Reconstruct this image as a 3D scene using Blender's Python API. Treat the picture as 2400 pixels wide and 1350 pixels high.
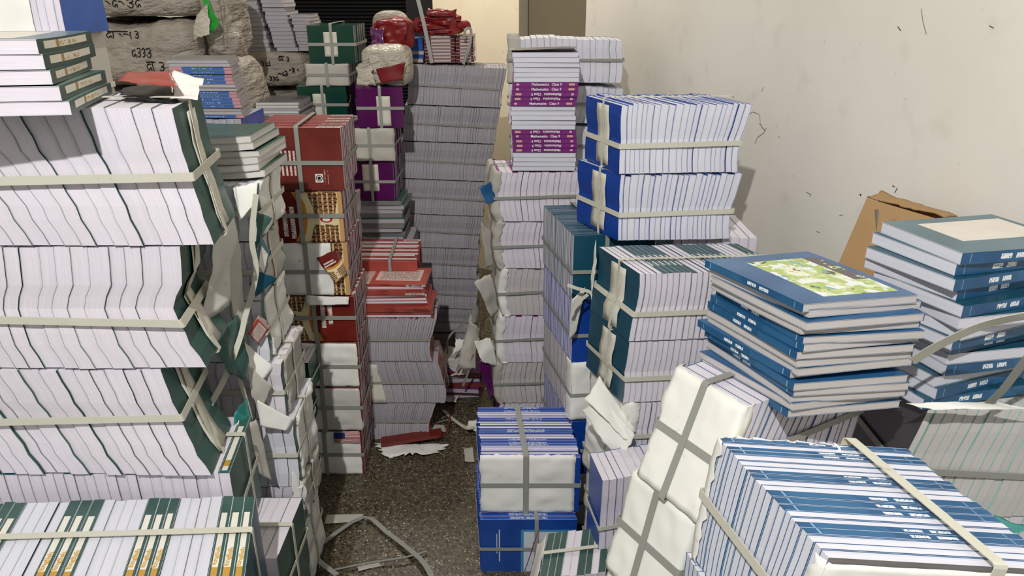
import bpy, math, random
from mathutils import Vector, Matrix, noise
V = Vector
rnd = random.Random(7)
for o in list(bpy.data.objects): bpy.data.objects.remove(o, do_unlink=True)
scn = bpy.context.scene
COL = scn.collection

# ------------------------------------------------------------------ camera
FPX, PITCH, CAMH = 1750.0, math.radians(21.9), 1.7
cd = bpy.data.cameras.new('camera'); cam = bpy.data.objects.new('camera', cd); COL.objects.link(cam)
cd.sensor_fit = 'HORIZONTAL'; cd.sensor_width = 36; cd.lens = 36*FPX/2400
cd.clip_start = 0.02
cam.location = (0, 0, CAMH); cam.rotation_euler = (math.pi/2-PITCH, 0, 0)
scn.camera = cam

# ------------------------------------------------------------------ light
w = bpy.data.worlds.new('world'); scn.world = w; w.use_nodes = True
w.node_tree.nodes['Background'].inputs[0].default_value = (0.95, 0.97, 1.0, 1)
w.node_tree.nodes['Background'].inputs[1].default_value = 0.31
def bulb(name, loc, power, radius, col):
    l = bpy.data.lights.new(name, 'POINT'); l.energy = power; l.shadow_soft_size = radius; l.color = col
    o = bpy.data.objects.new(name, l); o.location = loc; COL.objects.link(o); return o
bulb('ceiling_bulb', (-0.40, -0.55, 3.12), 295, 0.03, (1.0, 0.985, 0.965))
bulb('rear_bulb', (-0.62, 3.95, 2.75), 56, 0.04, (1.0, 0.95, 0.86))
vs = scn.view_settings
vs.view_transform = 'Standard'; vs.look = 'None'; vs.gamma = 1; vs.exposure = -0.06
vs.use_curve_mapping = False

# ------------------------------------------------------------------ pixel helpers (planning grid of the photograph)
_c, _s = math.cos(PITCH), math.sin(PITCH)
def ray(u, v):
    x = (u-1200)/FPX; y = (675-v)/FPX
    return V((x, _c+y*_s, -_s+y*_c))
def at(u, v, Y):
    r = ray(u, v); return V((0, 0, CAMH)) + r*(Y/r.y)
def atz(u, v, z):
    r = ray(u, v); return V((0, 0, CAMH)) + r*((z-CAMH)/r.z)

# ------------------------------------------------------------------ materials
def srgb(r, g, b):
    f = lambda x: (x/255/12.92) if x/255 <= 0.04045 else ((x/255+0.055)/1.055)**2.4
    return (f(r), f(g), f(b), 1)
class X:
    def __init__(s, g, sock): s.g, s.k = g, sock
    def _b(s, op, o): return s.g.m(op, s, o)
    def __add__(s, o): return s._b('ADD', o)
    def __sub__(s, o): return s._b('SUBTRACT', o)
    def __mul__(s, o): return s._b('MULTIPLY', o)
    def __truediv__(s, o): return s._b('DIVIDE', o)
    def __gt__(s, o): return s._b('GREATER_THAN', o)
    def __lt__(s, o): return s._b('LESS_THAN', o)
    def max(s, o): return s._b('MAXIMUM', o)
    def min(s, o): return s._b('MINIMUM', o)
    def frac(s): return s.g.m('FRACT', s)
    def sin(s): return s.g.m('SINE', s)
    def abs(s): return s.g.m('ABSOLUTE', s)
class G:
    """small node-graph builder"""
    def __init__(s, name, rough=0.6, spec=0.3):
        s.mat = bpy.data.materials.new(name); s.mat.use_nodes = True
        s.t = s.mat.node_tree; s.bs = s.t.nodes['Principled BSDF']
        s.bs.inputs['Roughness'].default_value = rough
        s.bs.inputs['Specular IOR Level'].default_value = spec
        s.tc = s.t.nodes.new('ShaderNodeTexCoord')
    def n(s, ty): return s.t.nodes.new(ty)
    def setin(s, sock, v):
        if isinstance(v, X): s.t.links.new(v.k, sock)
        elif hasattr(v, 'is_output'): s.t.links.new(v, sock)
        else: sock.default_value = v
    def m(s, op, a, b=None):
        n = s.n('ShaderNodeMath'); n.operation = op; s.setin(n.inputs[0], a)
        if b is not None: s.setin(n.inputs[1], b)
        return X(s, n.outputs[0])
    def uv(s):
        n = s.n('ShaderNodeSeparateXYZ'); s.t.links.new(s.tc.outputs['UV'], n.inputs[0])
        return X(s, n.outputs[0]), X(s, n.outputs[1])
    def obj(s):
        n = s.n('ShaderNodeSeparateXYZ'); s.t.links.new(s.tc.outputs['Object'], n.inputs[0])
        return X(s, n.outputs[0]), X(s, n.outputs[1]), X(s, n.outputs[2])
    def rand(s):
        n = s.n('ShaderNodeObjectInfo'); return X(s, n.outputs['Random'])
    def vec(s, x, y, z=0.0):
        n = s.n('ShaderNodeCombineXYZ')
        for i, q in enumerate((x, y, z)): s.setin(n.inputs[i], q)
        return n.outputs[0]
    def noise(s, vec=None, scale=5.0, detail=3.0, rough=0.5, src='Object'):
        n = s.n('ShaderNodeTexNoise'); n.inputs['Scale'].default_value = scale
        n.inputs['Detail'].default_value = detail; n.inputs['Roughness'].default_value = rough
        s.t.links.new(vec if vec is not None else s.tc.outputs[src], n.inputs['Vector'])
        return X(s, n.outputs[0])
    def voro(s, vec=None, scale=5.0, out='Distance', src='Object'):
        n = s.n('ShaderNodeTexVoronoi'); n.inputs['Scale'].default_value = scale
        s.t.links.new(vec if vec is not None else s.tc.outputs[src], n.inputs['Vector'])
        return X(s, n.outputs[out])
    def ramp(s, x, lo, hi):
        n = s.n('ShaderNodeMapRange'); n.clamp = True; s.setin(n.inputs[0], x)
        n.inputs[1].default_value = lo; n.inputs[2].default_value = hi
        return X(s, n.outputs[0])
    def mix(s, f, a, b):
        n = s.n('ShaderNodeMix'); n.data_type = 'RGBA'; s.setin(n.inputs[0], f)
        s.setin(n.inputs[6], a); s.setin(n.inputs[7], b); return X(s, n.outputs[2])
    def box(s, u, v, u0, u1, v0, v1):
        return (u > u0)*(u < u1)*(v > v0)*(v < v1)
    def bump(s, h, strength=0.3, dist=0.002):
        n = s.n('ShaderNodeBump'); n.inputs['Strength'].default_value = strength
        n.inputs['Distance'].default_value = dist
        s.setin(n.inputs['Height'], h); s.t.links.new(n.outputs[0], s.bs.inputs['Normal'])
    def col(s, c): s.setin(s.bs.inputs['Base Color'], c); return s.mat

def scale_c(c, k): return (min(1, c[0]*k), min(1, c[1]*k), min(1, c[2]*k), 1)
def paper(name, c, lines=40, dark=0.86):
    g = G(name, 0.85, 0.1); u, v = g.uv(); r = g.rand()
    st = g.noise(g.vec(u*1.5, v*lines, r*30), 1.0, 2.0)
    k = g.mix(g.ramp(st, 0.35, 0.6), scale_c(c, dark), c)
    bl = g.noise(None, 9.0, 3.0)
    k = g.mix(g.ramp(bl, 0.45, 0.75)*0.35, k, scale_c((c[0], c[1]*0.97, c[2]*0.92, 1), 0.9))
    k = g.mix(r*0.16, k, scale_c(c, 0.72))
    g.bump(st, 0.25, 0.001)
    return g.col(k)
def cover(name, c, rough=0.35, spec=0.5, c2=None):
    g = G(name, rough, spec)
    n1 = g.noise(None, 14.0, 4.0); r = g.rand()
    k = g.mix(g.ramp(n1, 0.35, 0.7), c, c2 or scale_c(c, 1.25))
    k = g.mix(r*0.25, k, scale_c(c, 0.7))
    return g.col(k)
def wrapmat(name, c, rough=0.55):
    g = G(name, rough, 0.35)
    n1 = g.noise(None, 7.0, 4.0); n2 = g.noise(None, 30.0, 2.0)
    k = g.mix(g.ramp(n1, 0.5, 0.8)*0.5, c, scale_c((c[0], c[1]*0.985, c[2]*0.96, 1), 0.86))
    k = g.mix(g.ramp(n2, 0.70, 0.78)*0.35, k, srgb(110, 105, 90))
    g.bump(n1, 0.3, 0.004)
    return g.col(k)

M = {}
M['page'] = paper('paper_white', srgb(232, 226, 234))
M['page_cool'] = paper('paper_cool', srgb(226, 227, 236))
M['page_warm'] = paper('paper_warm', srgb(228, 222, 216))
M['page_grey'] = paper('paper_newsprint', srgb(182, 178, 183), 30, 0.84)
M['page_tan'] = paper('paper_tan', srgb(210, 205, 202), 30)
COVERS = dict(green=(52, 84, 76), dgreen=(18, 66, 52), teal=(18, 72, 92), blue=(14, 62, 150), navy=(30, 84, 128),
              maroon=(108, 34, 28), purple=(92, 22, 92), red=(160, 66, 56), redbag=(150, 8, 12), grey=(120, 118, 116), pink=(210, 150, 160),
              rblue=(52, 92, 170), char=(66, 62, 66), yellow=(226, 196, 90), dark=(30, 34, 34), mint=(160, 200, 185))
for k, c in COVERS.items(): M['c_'+k] = cover('cover_'+k, srgb(*c))
M['c_gloss_green'] = cover('plastic_green', srgb(14, 60, 44), 0.12, 0.8)
M['c_gloss_purple'] = cover('plastic_purple', srgb(82, 20, 80), 0.15, 0.8)
M['wrap'] = wrapmat('wrap_white', srgb(238, 238, 230))
M['wrap_grey'] = wrapmat('wrap_grey', srgb(188, 184, 174))
M['wrap_gloss'] = wrapmat('wrap_glossy', srgb(206, 204, 196), 0.25)
M['label'] = wrapmat('label_paper', srgb(214, 210, 196), 0.6)
M['strap'] = wrapmat('strap_plastic', srgb(206, 204, 188), 0.4)
M['strap_grey'] = wrapmat('strap_grey', srgb(150, 151, 144), 0.4)
M['teal_film'] = cover('teal_film', srgb(60, 160, 152), 0.2, 0.7)
M['ink'] = cover('black_ink', srgb(22, 20, 20), 0.7, 0.1)
M['white_ink'] = cover('white_ink', srgb(236, 236, 236), 0.6, 0.2)
M['gold_ink'] = cover('gold_ink', srgb(206, 160, 66), 0.6, 0.2)
def sackmat(name, c, rough):
    g = G(name, rough, 0.35); x, y, z = g.obj()
    f1 = g.noise(g.vec(x*3.0+z*5.0, y*3.0, z*9.0-x*3.0), 1.6, 5.0, 0.6); f2 = g.noise(None, 22.0, 3.0)
    k = g.mix(g.ramp(f2, 0.4, 0.75), c, scale_c(c, 0.82)); g.bump(f1+f2*0.15, 0.9, 0.05)
    return g.col(k)
M['sack'] = sackmat('woven_sack', srgb(160, 151, 139), 0.5)
M['sack_light'] = sackmat('woven_sack_light', srgb(176, 167, 152), 0.5)
M['bagwhite'] = sackmat('plastic_bag', srgb(190, 182, 166), 0.25)
M['c_redgloss'] = cover('plastic_red', srgb(112, 4, 10), 0.42, 0.4)
M['green_tape'] = cover('green_tape', srgb(20, 140, 40), 0.3, 0.5)
M['metal'] = cover('dull_metal', srgb(90, 94, 94), 0.35, 0.6)
M['card'] = wrapmat('cardboard', srgb(164, 132, 92), 0.8)
M['card_dark'] = wrapmat('cardboard_print', srgb(140, 88, 54), 0.8)

def spine_mat(name, fn, rough=0.35):
    g = G(name, rough, 0.5); u, v = g.uv(); k = fn(g, u, v); return g.col(k)
def f_english(g, u, v):
    base = g.mix(g.ramp(g.noise(None, 14.0, 4.0), 0.3, 0.7), srgb(48, 80, 72), srgb(64, 96, 88))
    k = g.mix(g.box(u, v, 0.0, 0.80, 0.16, 0.72), base, srgb(232, 228, 216))
    k = g.mix(g.box(u, v, 0.10, 0.20, 0.16, 0.72), k, srgb(196, 150, 62))
    k = g.mix(g.box(u, v, 0.0, 0.03, 0.0, 1.0), k, srgb(40, 110, 130))
    return k
M['s_english'] = spine_mat('spine_english', f_english)
def f_english2(g, u, v):
    base = g.mix(g.ramp(g.noise(None, 14.0, 4.0), 0.3, 0.7), srgb(40, 66, 62), srgb(60, 86, 80))
    k = g.mix(g.box(u, v, 0.10, 0.88, 0.30, 0.86), base, srgb(230, 227, 212))
    t = g.noise(g.vec(u*60.0, v*3.0, g.rand()*9), 1.0, 1.0)
    k = g.mix(g.box(u, v, 0.30, 0.66, 0.38, 0.70)*(t > 0.52), k, srgb(184, 160, 104))
    k = g.mix(g.box(u, v, 0.30, 0.35, 0.30, 0.86), k, srgb(172, 140, 80))
    return k
M['s_english2'] = spine_mat('spine_english_flat', f_english2)
def f_math(g, u, v):
    base = g.mix(g.ramp(g.noise(None, 14.0, 4.0), 0.3, 0.7), srgb(112, 30, 108), srgb(136, 46, 128))
    k = g.mix(g.box(u, v, 0.86, 0.95, 0.28, 0.75), base, srgb(214, 178, 150))
    k = g.mix(g.box(u, v, 0.06, 0.10, 0.30, 0.72), k, srgb(226, 196, 196))
    return k
M['s_math'] = spine_mat('spine_math', f_math)
def f_hindi(g, u, v):
    base = g.mix(g.ramp(g.noise(None, 10.0, 4.0), 0.3, 0.7), srgb(26, 76, 118), srgb(42, 98, 142))
    t = g.noise(g.vec(u*130.0, v*4.0, g.rand()*9), 1.0, 1.0)
    txt = (g.box(u, v, 0.32, 0.41, 0.28, 0.74)+g.box(u, v, 0.445, 0.53, 0.28, 0.74))*(t > 0.40)
    k = g.mix(txt, base, srgb(235, 238, 240))
    k = g.mix(g.box(u, v, 0.93, 0.94, 0.08, 0.92)+g.box(u, v, 0.07, 0.078, 0.08, 0.92)*0.6, k, srgb(130, 170, 200))
    k = g.mix(g.box(u, v, 0.60, 0.92, 0.05, 0.95)*0.35, k, srgb(60, 116, 158))
    return k
M['s_hindi'] = spine_mat('spine_hindi', f_hindi)
def f_teal(g, u, v):
    base = g.mix(g.ramp(g.noise(None, 10.0, 4.0), 0.3, 0.7), srgb(20, 66, 72), srgb(34, 84, 90))
    t = g.box(u, v, 0.25, 0.62, 0.25, 0.62)
    k = g.mix(t, base, srgb(222, 226, 220))
    k = g.mix(g.box(u, v, 0.40, 0.44, 0.0, 1.0), k, srgb(24, 70, 76))
    return k
M['s_teal'] = spine_mat('spine_teal', f_teal)
def f_red(g, u, v):
    r = g.rand()
    base = g.mix(g.ramp(g.noise(None, 10.0, 4.0), 0.3, 0.7), srgb(146, 56, 48), srgb(170, 84, 74))
    k = g.mix((u > 0.72)*(r > 0.5), base, srgb(206, 192, 182))
    t = g.noise(g.vec(u*160.0, v*2.0, r*9), 1.0, 0.0)
    k = g.mix(g.box(u, v, 0.74, 0.96, 0.2, 0.8)*(t > 0.5), k, srgb(40, 36, 36))
    k = g.mix(g.box(u, v, 0.36, 0.48, 0.3, 0.7)*(t > 0.45), k, srgb(70, 24, 24))
    return k
M['s_red'] = spine_mat('spine_red', f_red)
def f_blue(g, u, v):
    r = g.rand()
    base = g.mix(g.ramp(g.noise(None, 10.0, 4.0), 0.3, 0.7), srgb(20, 66, 158), srgb(40, 88, 180))
    t = g.noise(g.vec(u*60.0, v*2.0, r*9), 1.0, 1.0)
    k = g.mix(g.box(u, v, 0.3, 0.7, 0.1, 0.9)*(t > 0.46)*0.8, base, srgb(196, 206, 226))
    return k
M['s_blue'] = spine_mat('spine_blue', f_blue)
def f_pinkblue(g, u, v):
    t = g.noise(g.vec(u*60.0, v*2.0, g.rand()*9), 1.0, 1.0)
    k = g.mix((u > 0.20)*(u < 0.88), srgb(200, 140, 150), srgb(58, 100, 168))
    k = g.mix(g.box(u, v, 0.36, 0.7, 0.3, 0.6)*(t > 0.55), k, srgb(190, 200, 215))
    return k
M['s_pinkblue'] = spine_mat('spine_pink_blue', f_pinkblue)
def f_redspine2(g, u, v):
    k = g.mix(g.box(u, v, 0.22, 0.86, 0.18, 0.82), srgb(84, 14, 16), srgb(196, 180, 172))
    return k
M['s_maroonlabel'] = spine_mat('spine_maroon_label', f_redspine2)

# cover art of the maroon temple book (u across the face, v up)
def art_temple(flip):
    def fn(g, u, v):
        if flip: u = g.m('SUBTRACT', 1.0, u); v = g.m('SUBTRACT', 1.0, v)
        nz = g.noise(g.vec(u*6.0, v*6.0, 0.0), 1.0, 4.0)
        base = g.mix(g.ramp(g.noise(None, 9.0, 4.0), 0.35, 0.7), srgb(92, 26, 22), srgb(122, 40, 32))
        edge = (v-0.5).abs()
        arc = u+edge*edge*0.35-(nz-0.5)*0.05
        k = g.mix(arc > 0.50, base, srgb(208, 138, 56))
        k = g.mix(arc > 0.575, k, srgb(230, 214, 170))
        fine = g.noise(g.vec(u*40.0, v*30.0, 0.0), 1.0, 3.0)
        big = g.noise(g.vec(u*7.0, v*9.0, 5.0), 1.0, 2.0)
        wall = (arc > 0.66)*((v-0.44).abs()-(big-0.5)*0.25 > 0.10)*(u < (nz-0.5)*0.1+0.93)
        gu = (u*17.0).frac(); gv = (v*13.0).frac()
        k = g.mix(wall, k, g.mix(g.ramp(fine, 0.35, 0.65), srgb(104, 66, 46), srgb(176, 132, 88)))
        k = g.mix(wall*(gu < 0.30)*(fine > 0.47), k, srgb(222, 198, 150))
        k = g.mix(wall*(gv < 0.42)*(gu > 0.45)*(fine > 0.45), k, srgb(58, 30, 22))
        k = g.mix((u > 0.95), k, srgb(206, 160, 96))
        d = g.m('POWER', u-0.80, 2.0)*0.8+g.m('POWER', v-0.45, 2.0)
        k = g.mix(d < 0.0042, k, srgb(176, 30, 34))
        k = g.mix(d < 0.0018, k, srgb(235, 230, 220))
        tx = g.noise(g.vec(u*10.0, v*70.0, 3.0), 1.0, 1.0)
        k = g.mix((g.box(u, v, 0.28, 0.335, 0.10, 0.62)+g.box(u, v, 0.37, 0.425, 0.06, 0.70))*(tx > 0.44), k, srgb(235, 225, 215))
        return k
    return fn
M['a_temple'] = spine_mat('cover_temple', art_temple(False), 0.25)
M['a_temple_flip'] = spine_mat('cover_temple_flip', art_temple(True), 0.25)
def f_maroonback(g, u, v):
    base = g.mix(g.ramp(g.noise(None, 9.0, 4.0), 0.35, 0.7), srgb(100, 38, 33), srgb(124, 54, 46))
    colm = (u*21.0).frac()
    tx = g.noise(g.vec(u*20.0, v*90.0, 3.0), 1.0, 1.0)
    ln = g.noise(g.vec((u*21.0)-colm, 0.0, 7.0), 1.7, 0.0)
    k = g.mix(g.box(u, v, 0.04, 0.50, 0.24, 0.64)*(colm < 0.5)*(tx > 0.36)*(ln > 0.34), base, srgb(226, 200, 190))
    k = g.mix(g.box(u, v, 0.665, 0.755, 0.13, 0.27), k, srgb(238, 232, 226))
    d = g.m('POWER', u-0.71, 2.0)*1.8+g.m('POWER', v-0.20, 2.0)
    k = g.mix((d < 0.0027)*(d > 0.0016), k, srgb(40, 26, 24))
    k = g.mix((d < 0.0007), k, srgb(40, 26, 24))
    k = g.mix(g.box(u, v, 0.77, 0.82, 0.10, 0.34)*(tx > 0.5)*(colm < 0.5), k, srgb(200, 160, 150))
    return k
M['a_maroonback'] = spine_mat('cover_maroon_back', f_maroonback, 0.25)
def f_bluecover(g, u, v):
    base = g.mix(g.ramp(g.noise(None, 7.0, 4.0), 0.35, 0.7), srgb(16, 62, 142), srgb(26, 82, 166))
    k = g.mix(g.box(u, v, 0.42, 1.0, 0.0, 0.80), base, srgb(70, 140, 190))
    k = g.mix(g.box(u, v, 0.45, 1.0, 0.0, 0.76), k, srgb(206, 216, 222))
    tx = g.noise(g.vec(u*30.0, v*40.0, 0.0), 1.0, 2.0)
    k = g.mix(g.box(u, v, 0.54, 0.95, 0.1, 0.62)*(tx > 0.55), k, srgb(120, 150, 170))
    k = g.mix(g.box(u, v, 0.19, 0.20, 0.2, 0.8)+g.box(u, v, 0.165, 0.172, 0.35, 0.72), k, srgb(220, 226, 236))
    return k
M['a_blueback'] = spine_mat('cover_blue_back', f_bluecover, 0.3)
def f_landscape(g, u, v):      # top cover of the loose pile: u from spine to fore-edge, v along spine
    base = g.mix(g.ramp(g.noise(None, 7.0, 4.0), 0.3, 0.7), srgb(46, 84, 126), srgb(78, 112, 152))
    nz = g.noise(g.vec(u*5.0, v*6.0, 0.0), 1.0, 5.0, 0.6)
    n2 = g.noise(g.vec(u*9.0+4.0, v*9.0, 2.0), 1.0, 4.0)
    pic = g.mix(g.ramp(nz, 0.40, 0.52), srgb(232, 236, 214), srgb(176, 196, 110))
    pic = g.mix((n2 > 0.56), pic, srgb(232, 236, 236))
    pic = g.mix((n2 < 0.36), pic, srgb(90, 78, 80))
    pic = g.mix((nz > 0.62), pic, srgb(120, 168, 206))
    pic = g.mix((nz < 0.33), pic, srgb(226, 186, 84))
    pic = g.mix((u > 0.80)*(n2 > 0.44)*(v > 0.35), pic, srgb(96, 88, 92))
    k = g.mix(g.box(u, v, 0.27+0.0, 0.93, 0.10, 0.86), base, pic)
    return k
M['a_landscape'] = spine_mat('cover_landscape', f_landscape, 0.25)
def f_panel(g, u, v):
    base = g.mix(g.ramp(g.noise(None, 7.0, 4.0), 0.3, 0.7), srgb(70, 100, 112), srgb(92, 122, 134))
    pic = g.mix(g.noise(g.vec(u*6.0, v*6.0, 0.0), 1.0, 4.0), srgb(232, 226, 214), srgb(214, 206, 196))
    return g.mix(g.box(u, v, 0.3, 0.86, 0.22, 0.95), base, pic)
M['a_panel'] = spine_mat('cover_panel', f_panel, 0.3)
def f_redlist(g, u, v):
    base = g.mix(g.ramp(g.noise(None, 7.0, 4.0), 0.3, 0.7), srgb(170, 66, 56), srgb(196, 98, 86))
    k = g.mix(g.box(u, v, 0.22, 0.86, 0.24, 0.90), base, srgb(226, 206, 198))
    ln = (u*22.0).frac()
    tx = g.noise(g.vec(u*8.0, v*60.0, 0.0), 1.0, 1.0)
    k = g.mix(g.box(u, v, 0.28, 0.82, 0.30, 0.86)*(ln < 0.45)*(tx > 0.47), k, srgb(80, 50, 48))
    k = g.mix(v < 0.18, k, srgb(204, 176, 170))
    return k
M['a_redlist'] = spine_mat('cover_red_list', f_redlist, 0.35)
def f_flag(g, u, v):
    k = g.mix((v*7.0).frac() > 0.5, srgb(220, 214, 210), srgb(170, 40, 44))
    return g.mix((u < 0.42)*(v > 0.42), k, srgb(40, 62, 120))
M['a_flag'] = spine_mat('flag_print', f_flag, 0.5)

# ------------------------------------------------------------------ object helpers
def link(o, parent=None):
    COL.objects.link(o)
    if parent is not None: o.parent = parent
    return o
def tag(o, label=None, cat=None, group=None, kind=None):
    if label: o['label'] = label
    if cat: o['category'] = cat
    if group: o['group'] = group
    if kind: o['kind'] = kind
    return o
def empty(name, loc, label, cat, group=None):
    o = bpy.data.objects.new(name, None); o.location = loc; o.empty_display_size = 0.05
    link(o); return tag(o, label, cat, group)
class Buf:
    def __init__(s): s.v, s.f, s.m, s.uv = [], [], [], []
    def quad(s, pts, mi=0, uvs=None):
        i = len(s.v); s.v += [tuple(p) for p in pts]; s.f.append(tuple(range(i, i+len(pts)))); s.m.append(mi)
        s.uv += uvs or [(0, 0)]*len(pts)
    def build(s, name, mats, parent=None, origin=V((0, 0, 0)), smooth=False, weld=False):
        me = bpy.data.meshes.new(name)
        ox, oy, oz = origin
        if smooth:
            key, nv, mp = {}, [], []
            for p in s.v:
                k = (round(p[0]*2e5), round(p[1]*2e5), round(p[2]*2e5))
                if k not in key: key[k] = len(nv); nv.append(p)
                mp.append(key[k])
            s.v = nv; s.f = [tuple(mp[i] for i in f) for f in s.f]
            keep = [i for i, f in enumerate(s.f) if len(set(f)) == len(f)]
            if len(keep) < len(s.f):
                uvs, q = [], 0; st = []
                for f in s.f: st.append(q); q += len(f)
                for i in keep: uvs += s.uv[st[i]:st[i]+len(s.f[i])]
                s.f = [s.f[i] for i in keep]; s.m = [s.m[i] for i in keep]; s.uv = uvs
        me.from_pydata([(x-ox, y-oy, z-oz) for x, y, z in s.v], [], s.f)
        for q in mats: me.materials.append(M[q] if isinstance(q, str) else q)
        me.polygons.foreach_set('material_index', s.m)
        ul = me.uv_layers.new(name='UVMap')
        ul.data.foreach_set('uv', [c for p in s.uv for c in p])
        if smooth: me.polygons.foreach_set('use_smooth', [True]*len(s.f))
        o = bpy.data.objects.new(name, me); link(o, parent)
        if parent is None: o.location = origin
        return o

def interp(vals, r):
    n = len(vals)-1; x = min(max(r, 0), 1)*n; i = min(int(x), n-1); f = x-i; f = f*f*(3-2*f)
    return vals[i]*(1-f)+vals[i+1]*f

class Frame:
    """parallelepiped frame: row axis a, depth axis b, height axis c"""
    def __init__(s, O, A, B, C, prof0=None, prof1=None, pinch=0.0, rp=0.5, base=None, ph=0.0, wob=0.0):
        s.O = V(O); A, B, C = V(A), V(B), V(C)
        s.LA, s.LB, s.LC = A.length, B.length, C.length
        s.a, s.b, s.c = A.normalized(), B.normalized(), C.normalized()
        s.flip = s.a.cross(s.b).dot(s.c) < 0
        s.p0 = prof0; s.p1 = prof1 or prof0; s.pinch = pinch; s.rp = rp; s.ph = ph; s.wob = wob
        s.org = V(base) if base is not None else s.O+A*0.5+B*0.5
    def P(s, a, b, c, deform=True):
        r = c/s.LC; k = a/s.LA
        if s.p0: a = a+interp(s.p0, r)*(1-k)+interp(s.p1, r)*k
        if deform:
            if s.pinch: b = b+s.pinch*math.exp(-((r-s.rp)/0.16)**2)*(1-2*b/s.LB)
            if s.wob: b = b+s.wob*math.sin(5*k+s.ph+2*r)
        return s.O+s.a*a+s.b*b+s.c*c
    def hexa(s, buf, a0, a1, b0, b1, c0, c1, K=1, mats=(0,)*6, flipuv=False, skip=()):
        cs = [c0+(c1-c0)*i/K for i in range(K+1)]
        def q(p, mi, uv):
            if flipuv: uv = [(1-x, 1-y) for x, y in uv]
            if s.flip: p = p[::-1]; uv = uv[::-1]
            buf.quad(p, mi, uv)
        U = lambda b: b/s.LB
        W = lambda c: c/s.LC
        for i in range(K):
            x, y = cs[i], cs[i+1]; P = s.P
            q([P(a0, b0, x), P(a0, b0, y), P(a0, b1, y), P(a0, b1, x)], mats[0], [(U(b0), W(x)), (U(b0), W(y)), (U(b1), W(y)), (U(b1), W(x))])
            q([P(a1, b0, x), P(a1, b1, x), P(a1, b1, y), P(a1, b0, y)], mats[1], [(U(b0), W(x)), (U(b1), W(x)), (U(b1), W(y)), (U(b0), W(y))])
            q([P(a0, b0, x), P(a1, b0, x), P(a1, b0, y), P(a0, b0, y)], mats[2], [(W(x), 0), (W(x), 1), (W(y), 1), (W(y), 0)])
            q([P(a0, b1, x), P(a0, b1, y), P(a1, b1, y), P(a1, b1, x)], mats[3], [(W(x), 0), (W(y), 0), (W(y), 1), (W(x), 1)])
        P = s.P
        q([P(a0, b0, c0), P(a0, b1, c0), P(a1, b1, c0), P(a1, b0, c0)], mats[4], [(U(b0), 0), (U(b1), 0), (U(b1), 1), (U(b0), 1)])
        q([P(a0, b0, c1), P(a1, b0, c1), P(a1, b1, c1), P(a0, b1, c1)], mats[5], [(U(b0), 0), (U(b0), 1), (U(b1), 1), (U(b1), 0)])

ED = 0.0006
def book_into(fr, buf, a0, a1, spine, db, c1, K, flip=False, end=None, c0=0.0, inset=0.0012):
    """slots: 0 pages 1 cover 2 spine 3 end art.   spine: f k t d"""
    LB = fr.LB; b0, b1 = db, LB+db
    e = min(ED, (a1-a0)*0.12); d = inset
    pb0 = b0+(e if spine == 'f' else d); pb1 = b1-(e if spine == 'k' else d)
    pc0 = c0+(e if spine == 'd' else d); pc1 = c1-(e if spine == 't' else d)
    fr.hexa(buf, a0+e, a1-e, pb0, pb1, pc0, pc1, K)
    m0 = [1, 1, 0, 0, 0, 0]; m1 = [1, 1, 0, 0, 0, 0]
    if end in (0, 2): m0[0] = 3
    if end in (1, 2): m1[1] = 3
    fr.hexa(buf, a0, a0+e, b0, b1, c0, c1, K, m0)
    fr.hexa(buf, a1-e, a1, b0, b1, c0, c1, K, m1)
    if spine == 'f': fr.hexa(buf, a0+e, a1-e, b0, b0+e, c0, c1, K, (2,)*6, flip)
    elif spine == 'k': fr.hexa(buf, a0+e, a1-e, b1-e, b1, c0, c1, K, (2,)*6, flip)
    elif spine == 't': fr.hexa(buf, a0+e, a1-e, b0, b1, c1-e, c1, 1, (2,)*6, flip)
    else: fr.hexa(buf, a0+e, a1-e, b0, b1, c0, c0+e, 1, (2,)*6, flip)

def strap_on(fr, parent, kind, pos, width=0.013, mat='strap', off=0.0042, th=0.0012, tilt=0.0, name='strap', slack=0.0, ext=0.0):
    """closed plastic band around the bundle. kind h: round at height pos; v: lengthwise over top at depth pos; c: across at row pos"""
    LA, LB, LC = fr.LA+ext, fr.LB, fr.LC
    if kind != 'h': off += 0.0016
    def rect(o, L1, L2):
        k = 0.006; pts = []
        def side(p, q, n):
            return [(p[0]+(q[0]-p[0])*i/n, p[1]+(q[1]-p[1])*i/n) for i in range(n+1)]
        x0, x1, y0, y1 = -o, L1+o, -o, L2+o
        pts += side((x0+k, y0), (x1-k, y0), 8); pts += [(x1-k*0.25, y0+k*0.25)]
        pts += side((x1, y0+k), (x1, y1-k), 6); pts += [(x1-k*0.25, y1-k*0.25)]
        pts += side((x1-k, y1), (x0+k, y1), 8); pts += [(x0+k*0.25, y1-k*0.25)]
        pts += side((x0, y1-k), (x0, y0+k), 6); pts += [(x0+k*0.25, y0+k*0.25)]
        return pts
    dims = dict(h=(LA, LB), v=(LA, LC), c=(LB, LC))[kind]
    pin, pout = rect(off, *dims), rect(off+th, *dims)
    tot = dict(h=LC, v=LB, c=LA)[kind]
    def pt(p, wd):
        q = pos*tot+wd+tilt*(p[0]/dims[0]-0.5)
        if slack and kind in 'hv': q += slack*math.sin(math.pi*min(max(p[0]/dims[0], 0), 1))
        if kind == 'h': return fr.P(p[0], p[1], q, False)
        if kind == 'v': return fr.P(p[0], q, p[1], False)
        return fr.P(q, p[0], p[1], False)
    buf = Buf(); n = len(pin); h = width/2
    for i in range(n):
        j = (i+1) % n
        A = [pt(pin[i], -h), pt(pout[i], -h), pt(pout[i], h), pt(pin[i], h)]
        Bq = [pt(pin[j], -h), pt(pout[j], -h), pt(pout[j], h), pt(pin[j], h)]
        for k in range(4):
            l = (k+1) % 4
            buf.quad([A[k], Bq[k], Bq[l], A[l]], 0)
    return buf.build(name, [mat], parent, fr.org)

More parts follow.
